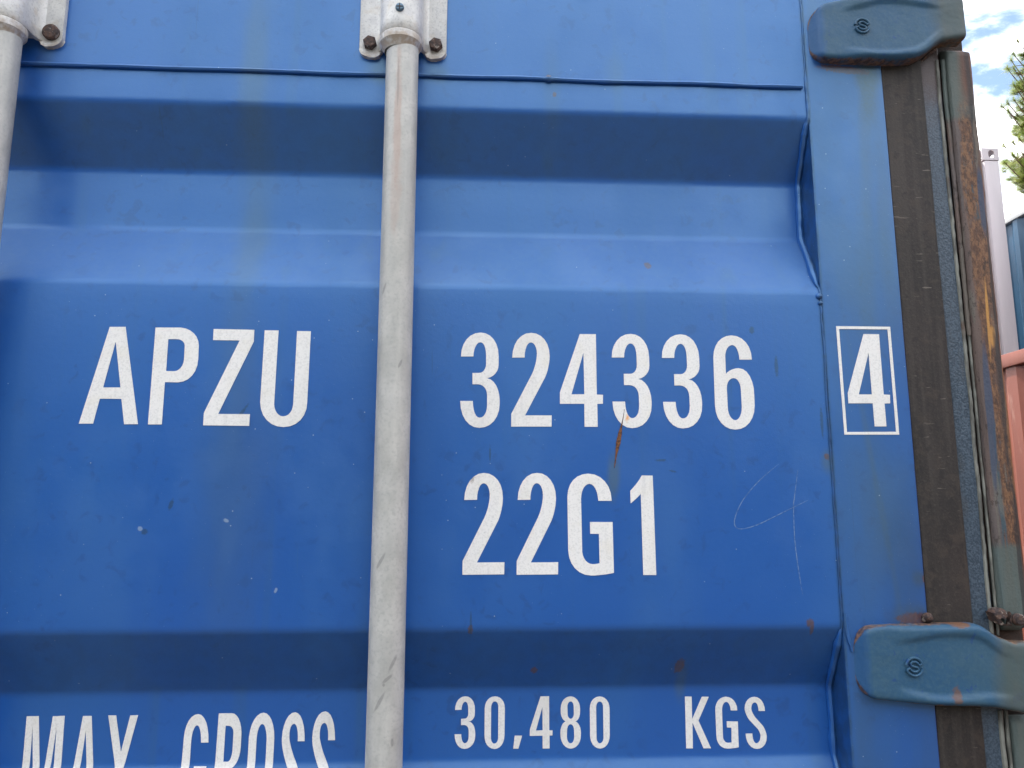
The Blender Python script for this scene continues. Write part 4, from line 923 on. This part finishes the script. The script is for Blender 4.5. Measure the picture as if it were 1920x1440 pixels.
# ---------------- marks in the paint
def ribbon(name, pts, w, mat, lift=0.12, x_on_stile=False, taper=True, **props):
    P_ = [Vector(p) for p in pts]; q = []
    for i in range(len(P_) - 1):
        p0 = P_[max(i - 1, 0)]; p1 = P_[i]; p2 = P_[i + 1]; p3 = P_[min(i + 2, len(P_) - 1)]
        for k in range(6):
            t = k / 6; q.append(0.5 * ((2 * p1) + (-p0 + p2) * t + (2 * p0 - 5 * p1 + 4 * p2 - p3) * t * t + (-p0 + 3 * p1 - 3 * p2 + p3) * t ** 3))
    q.append(P_[-1]); rows = []; n = len(q)
    for i, p in enumerate(q):
        t = (q[min(i + 1, n - 1)] - q[max(i - 1, 0)]).normalized(); s = Vector((-t.y, t.x))
        u = i / (n - 1); ww = (w(u) if callable(w) else w * (1 - abs(2 * u - 1) ** 4 * .8)) / 2
        ww *= 1 + .35 * noise.noise(Vector((p.x * .3, p.y * .3, 2)))
        l = lift + (0.62 if mat is GOUGE else 0)
        rows.append([mm(*(lambda a: (a.x, surf(a.x, a.y) - h, a.y))(p + s * ww * f)) for f, h in ((-1, l - .1), (0, l), (1, l - .1))])
    m = MB(); m.quadgrid(rows); m.build(name, mat, root, True, **props)
ribbon('scratch', [(346.8, 49.4), (341.6, 21.4), (339.8, 10.3), (339.0, -22.6), (340.7, -49.8), (343.9, -79.3)], .75, SCRATCH)
ribbon('scratch', [(326.4, 54.9), (305.4, 38.1), (287.3, 18.6), (278.0, 2.0), (276.3, -8.9), (282.9, -12.7), (300.1, -8.4), (323.4, 2.1), (341.0, 10.3), (355.7, 17.0)], .7, SCRATCH)
ribbon('rusty_gouge', [(163.0, 112), (161.5, 103), (159.0, 92), (156.0, 78), (153.6, 66), (151.0, 50)], lambda u: .5 + 4.2 * math.exp(-((u - .60) / .22) ** 2), GOUGE, 0.10)

# ---------------- rest of the container: roof, sill, side walls, castings
m = MB(); m.box((X0, 0.004, CZ + .6805), (X1, 0.30, 2.585)); m.build('door_header', BLUE, root, bevel=.004)
m = MB(); m.box((X0, 0.004, 0.01), (X1, 0.16, CZ - 1.612)); m.build('door_sill', BLUE, root, bevel=.004)
def corrugated_wall(pa, pb, z0, z1, out, pitch=0.278, depth=0.036):
    """vertical corrugations from pa to pb (x, y), pressed outwards along out"""
    a = Vector(pa); b = Vector(pb); L = (b - a).length; d = (b - a) / L; o = Vector(out); s = 0; pts = []
    while s < L:
        for ds, e in ((0, 0), (.072, 0), (.140, -1), (.210, -1)):
            if s + ds <= L: pts.append(a + d * (s + ds) + o * (e * depth))
        s += pitch
    pts.append(b)
    m = MB(); m.quadgrid([[(p.x, p.y, z) for p in pts] for z in (z0, z1)]); return m
for x, o in ((X1 - .02, (1, 0)), (X0 + .02, (-1, 0))):
    corrugated_wall((x, .17), (x, 6.0), .16, 2.50, o).build('side_wall', BLUE, root, False)
    for z0, z1 in ((.0, .16), (2.50, 2.586)):
        mb = MB(); mb.box((min(x, x - o[0] * .05), .302, z0 + .01), (max(x, x - o[0] * .05) , 6.0, z1)); mb.build('side_rail', BLUE, root)
m = MB(); m.box((X0 + .03, .301, 2.52), (X1 - .03, 6.0, 2.575)); m.build('roof', ROOFM, root)
m = MB(); m.box((X0 + .03, 5.98, .16), (X1 - .03, 6.02, 2.51)); m.build('end_wall', BLUE, root)

# ------------------------------------------------------------------ containers behind
def oval(w, h, n=20, cx=0, cz=0): return [(cx + w / 2 * math.copysign(abs(math.cos(a)) ** .8, math.cos(a)), cz + h / 2 * math.copysign(abs(math.sin(a)) ** .8, math.sin(a))) for a in [2 * math.pi * k / n for k in range(n)]]
def casting(x, y, z, sx, sy, mat, par):
    """hollow corner casting: outer corner at x,y; sx, sy point outwards; z is its bottom"""
    W, D, H, t = .162, .178, .118, .012
    m = MB()
    xa, xb = (x - W, x) if sx > 0 else (x, x + W); ya, yb = (y - D, y) if sy > 0 else (y, y + D)
    f = y if sy < 0 else y
    rect = lambda w, h: [(0, 0), (w, 0), (w, h), (0, h)]
    plate_with_holes(m, rect(W, H), [oval(.060, .078, cx=W * (.56 if sx > 0 else .44), cz=H / 2)], (xa, ya, z), (1, 0, 0), (0, 0, 1), t)
    plate_with_holes(m, rect(D - 2 * t, H), [oval(.078, .062, cx=(D - 2 * t) / 2, cz=H / 2)], (x if sx < 0 else xb, ya + t, z), (0, 1, 0), (0, 0, 1), (t if sx > 0 else -t))
    m.box((xa + t if sx > 0 else xa + t, ya + t + .0005, z + H - t), (xb - t, yb, z + H))
    m.box((xa + t, ya + t + .0005, z), (xb - t, yb, z + t))
    return m.build('corner_casting', mat, par, True, angle=30)

def far_container(x0, y0, z0, L, mat, label, trim=None, end='doors'):
    W, H = 2.438, 2.591; x1, y1 = x0 + W, y0 + L; trim = trim or mat
    r = thing('shipping_container', ((x0 + x1) / 2, (y0 + y1) / 2, z0), label, 'shipping container', 'shipping containers standing in the yard')
    for (cx, sx) in ((x0, -1), (x1, 1)):
        corrugated_wall((cx - sx * .018, y0 + .18), (cx - sx * .018, y1 - .18), z0 + .15, z0 + H - .06, (sx, 0)).build('side_panel', mat, r, False)
        for a, b, nm in ((H - .080, H - .012, 'top_rail'), (.012, .155, 'bottom_rail')):
            m = MB(); m.box((cx if sx < 0 else cx - .06, y0 + .182, z0 + a), (cx + .06 if sx < 0 else cx, y1 - .182, z0 + b)); m.build(nm, trim, r, bevel=.006)
        for (cy, sy) in ((y0, -1), (y1, 1)):
            m = MB(); d = lambda a, b: (min(a, b), max(a, b))
            xa, xb = d(cx - sx * .002, cx - sx * .145); ya, yb = d(cy - sy * .002, cy - sy * .17)
            m.box((xa, ya, z0 + .12), (xb, yb, z0 + H - .12))
            m.build('corner_post', trim, r, bevel=.012)
            # inner door-frame flange beside the post
            xa, xb = d(cx - sx * .147, cx - sx * .205); ya, yb = d(cy - sy * .030, cy - sy * .10)
            m = MB(); m.box((xa, ya, z0 + .12), (xb, yb, z0 + H - .12)); m.build('post_flange', trim, r, bevel=.008)
            for z in (z0, z0 + H - .118): casting(cx, cy, z, sx, sy, trim, r)
    for yy in (y0 + .045, y1 - .085):
        corr = MB(); n = 18; rows = []
        for i in range(n * 4 + 1):
            z = z0 + .2 + (H - .4) * i / (n * 4); rows.append([(x0 + .206, yy + (.03 if (i // 2) % 2 else 0), z), (x1 - .206, yy + (.03 if (i // 2) % 2 else 0), z)])
        corr.quadgrid(rows); corr.build('end_panel', mat, r, False)
        for a, b, nm in ((H - .20, H - .03, 'end_header'), (.03, .20, 'end_sill')):
            m = MB(); m.box((x0 + .206, yy - .02, z0 + a), (x1 - .206, yy + .06, z0 + b)); m.build(nm, trim, r, bevel=.006)
    m = MB(); m.box((x0 + .062, y0 + .18, z0 + H - .06), (x1 - .062, y1 - .18, z0 + H - .02)); m.build('roof', ROOFM if mat is not RED else RED, r)
    return r
far_container(2.655, -1.50, 0, 6.06, RED, 'red-brown shipping container with corrugated side, standing right of the blue door')
far_container(2.477, 5.85, 0, 6.06, WHITE, 'white shipping container at the bottom of the stack behind')
far_container(2.477, 5.85, 2.591, 6.06, WHITE, 'white shipping container on top, its corner casting and post against the sky')
far_container(6.13, 1.50, 0, 6.06, TEALBOX, 'dark blue shipping container at the bottom of the far stack', ROOFM)
far_container(6.13, 3.00, 2.591, 6.06, TEALBOX, 'dark blue corrugated shipping container on top of the far stack beside the white post', ROOFM)

# ------------------------------------------------------------------ unseen pine wood behind the camera, added so the door reflects something dark
ADDED_WOOD = plain('added_woodland_foliage', (0.018, 0.028, 0.011), (0.036, 0.050, 0.018), 1.2, 0.9, (1, 1, 1))
m = MB(); rows = []
for i in range(241):
    a = math.radians(172 + 196 * i / 240); r_ = []
    for j, (rr, zz) in enumerate(((27, 0), (26, 2.5), (25.5, 5), (26, 7.5), (27.5, 9.5), (30, 10.2), (34, 9.5), (36, 5), (36, 0))):
        n = noise.noise(Vector((math.cos(a) * 9, math.sin(a) * 9, j * .8))); n2 = noise.noise(Vector((math.cos(a) * 30, math.sin(a) * 30, j * 1.7)))
        R = rr + (1.6 * n + .8 * n2) * (zz > 0); Z = zz * (1 + .22 * n + .12 * n2)
        r_.append((R * math.cos(a), R * math.sin(a), Z))
    rows.append(r_)
m.quadgrid(rows); m.build('added_woodland', ADDED_WOOD, None, False, kind='stuff')

# ------------------------------------------------------------------ pine tree
def pine(bx, by, H, label, tips):
    r = thing('pine_tree', (bx, by, 0), label, 'tree'); rnd = random.Random(5)
    m = MB(); path = [(bx + .25 * math.sin(z * .4), by + .2 * math.cos(z * .3), z) for z in [H * i / 24 for i in range(25)]]
    m.tube(path, [.24 * (1 - i / 27) for i in range(25)], 12); m.build('trunk', BARK, r)
    tufts = []; br = MB()
    def limb(tip, spread=1.0):
        tip = Vector(tip); z0 = tip.z - .25 * (Vector((bx, by, tip.z)) - tip).length; st = Vector((bx, by, z0)); mid = (st + tip) / 2 + Vector((0, 0, -.15))
        path = [(1 - t) ** 2 * st + 2 * t * (1 - t) * mid + t * t * tip for t in [i / 8 for i in range(9)]]
        br.tube(path, [.020 * (1 - i / 9) + .004 for i in range(9)], 6)
        for k in range(36):
            t = rnd.uniform(.45, 1.0) ** .6; p = path[int(t * 7)].lerp(path[int(t * 7) + 1], t * 7 % 1)
            off = Vector((rnd.gauss(.03, .09), rnd.gauss(0, .15), rnd.gauss(.02, .05))) * spread
            q = p + off; br.tube([p, (p + q) / 2 + Vector((0, 0, .02)), q], [.008, .006, .004], 4); tufts.append((q, (off + Vector((0, 0, .12))).normalized()))
        tufts.append((tip, (tip - st).normalized()))
    for t in tips: limb(t, .85)
    for k in range(90):
        z = rnd.uniform(H * .38, H * .98); a = rnd.uniform(0, 2 * math.pi); R = 2.3 * (1 - (z / H - .4) * .9) * rnd.uniform(.7, 1)
        p = Vector((bx + R * math.cos(a), by + R * math.sin(a), z))
        if p.x < bx - 0.75 or (p.z > max(t[2] for t in tips) - .1 and p.x < bx + .6): continue
        limb(p, 1.3)
    br.build('branches', BARK, r)
    nd = MB()
    for q, d in tufts:
        for k in range(130):
            v = (d * .9 + Vector((rnd.gauss(0, .55), rnd.gauss(0, .55), rnd.gauss(0, .55)))).normalized(); L = rnd.uniform(.11, .21); b0 = q - d * rnd.uniform(0, .10)
            s = v.orthogonal().normalized() * .0032; n = len(nd.v)
            nd.v += [tuple(b0 - s), tuple(b0 + s), tuple(b0 + v * L)]; nd.f.append((n, n + 1, n + 2))
    me = bpy.data.meshes.new('crown'); me.from_pydata(nd.v, [], nd.f); link('crown', me, NEEDLE, r, False)
PINE_TIPS = [(9.72, 11.6, 10.19), (9.46, 11.4, 9.8), (8.95, 10.8, 9.29), (8.98, 10.8, 9.14), (9.02, 11.0, 9.26), (8.94, 10.8, 8.85), (9.03, 10.8, 8.81), (9.29, 11.6, 8.92), (8.95, 11.0, 8.64), (8.92, 10.8, 8.58), (9.58, 11.6, 8.91), (8.8, 10.8, 8.37), (8.95, 11.2, 7.97), (8.97, 11.0, 7.93), (8.93, 10.8, 7.9), (8.79, 11.0, 7.57), (8.94, 11.0, 7.7), (9.47, 11.6, 7.9)]
pine(11.6, 12.6, 14.5, 'pine tree with drooping needle tufts rising above the far containers', PINE_TIPS)
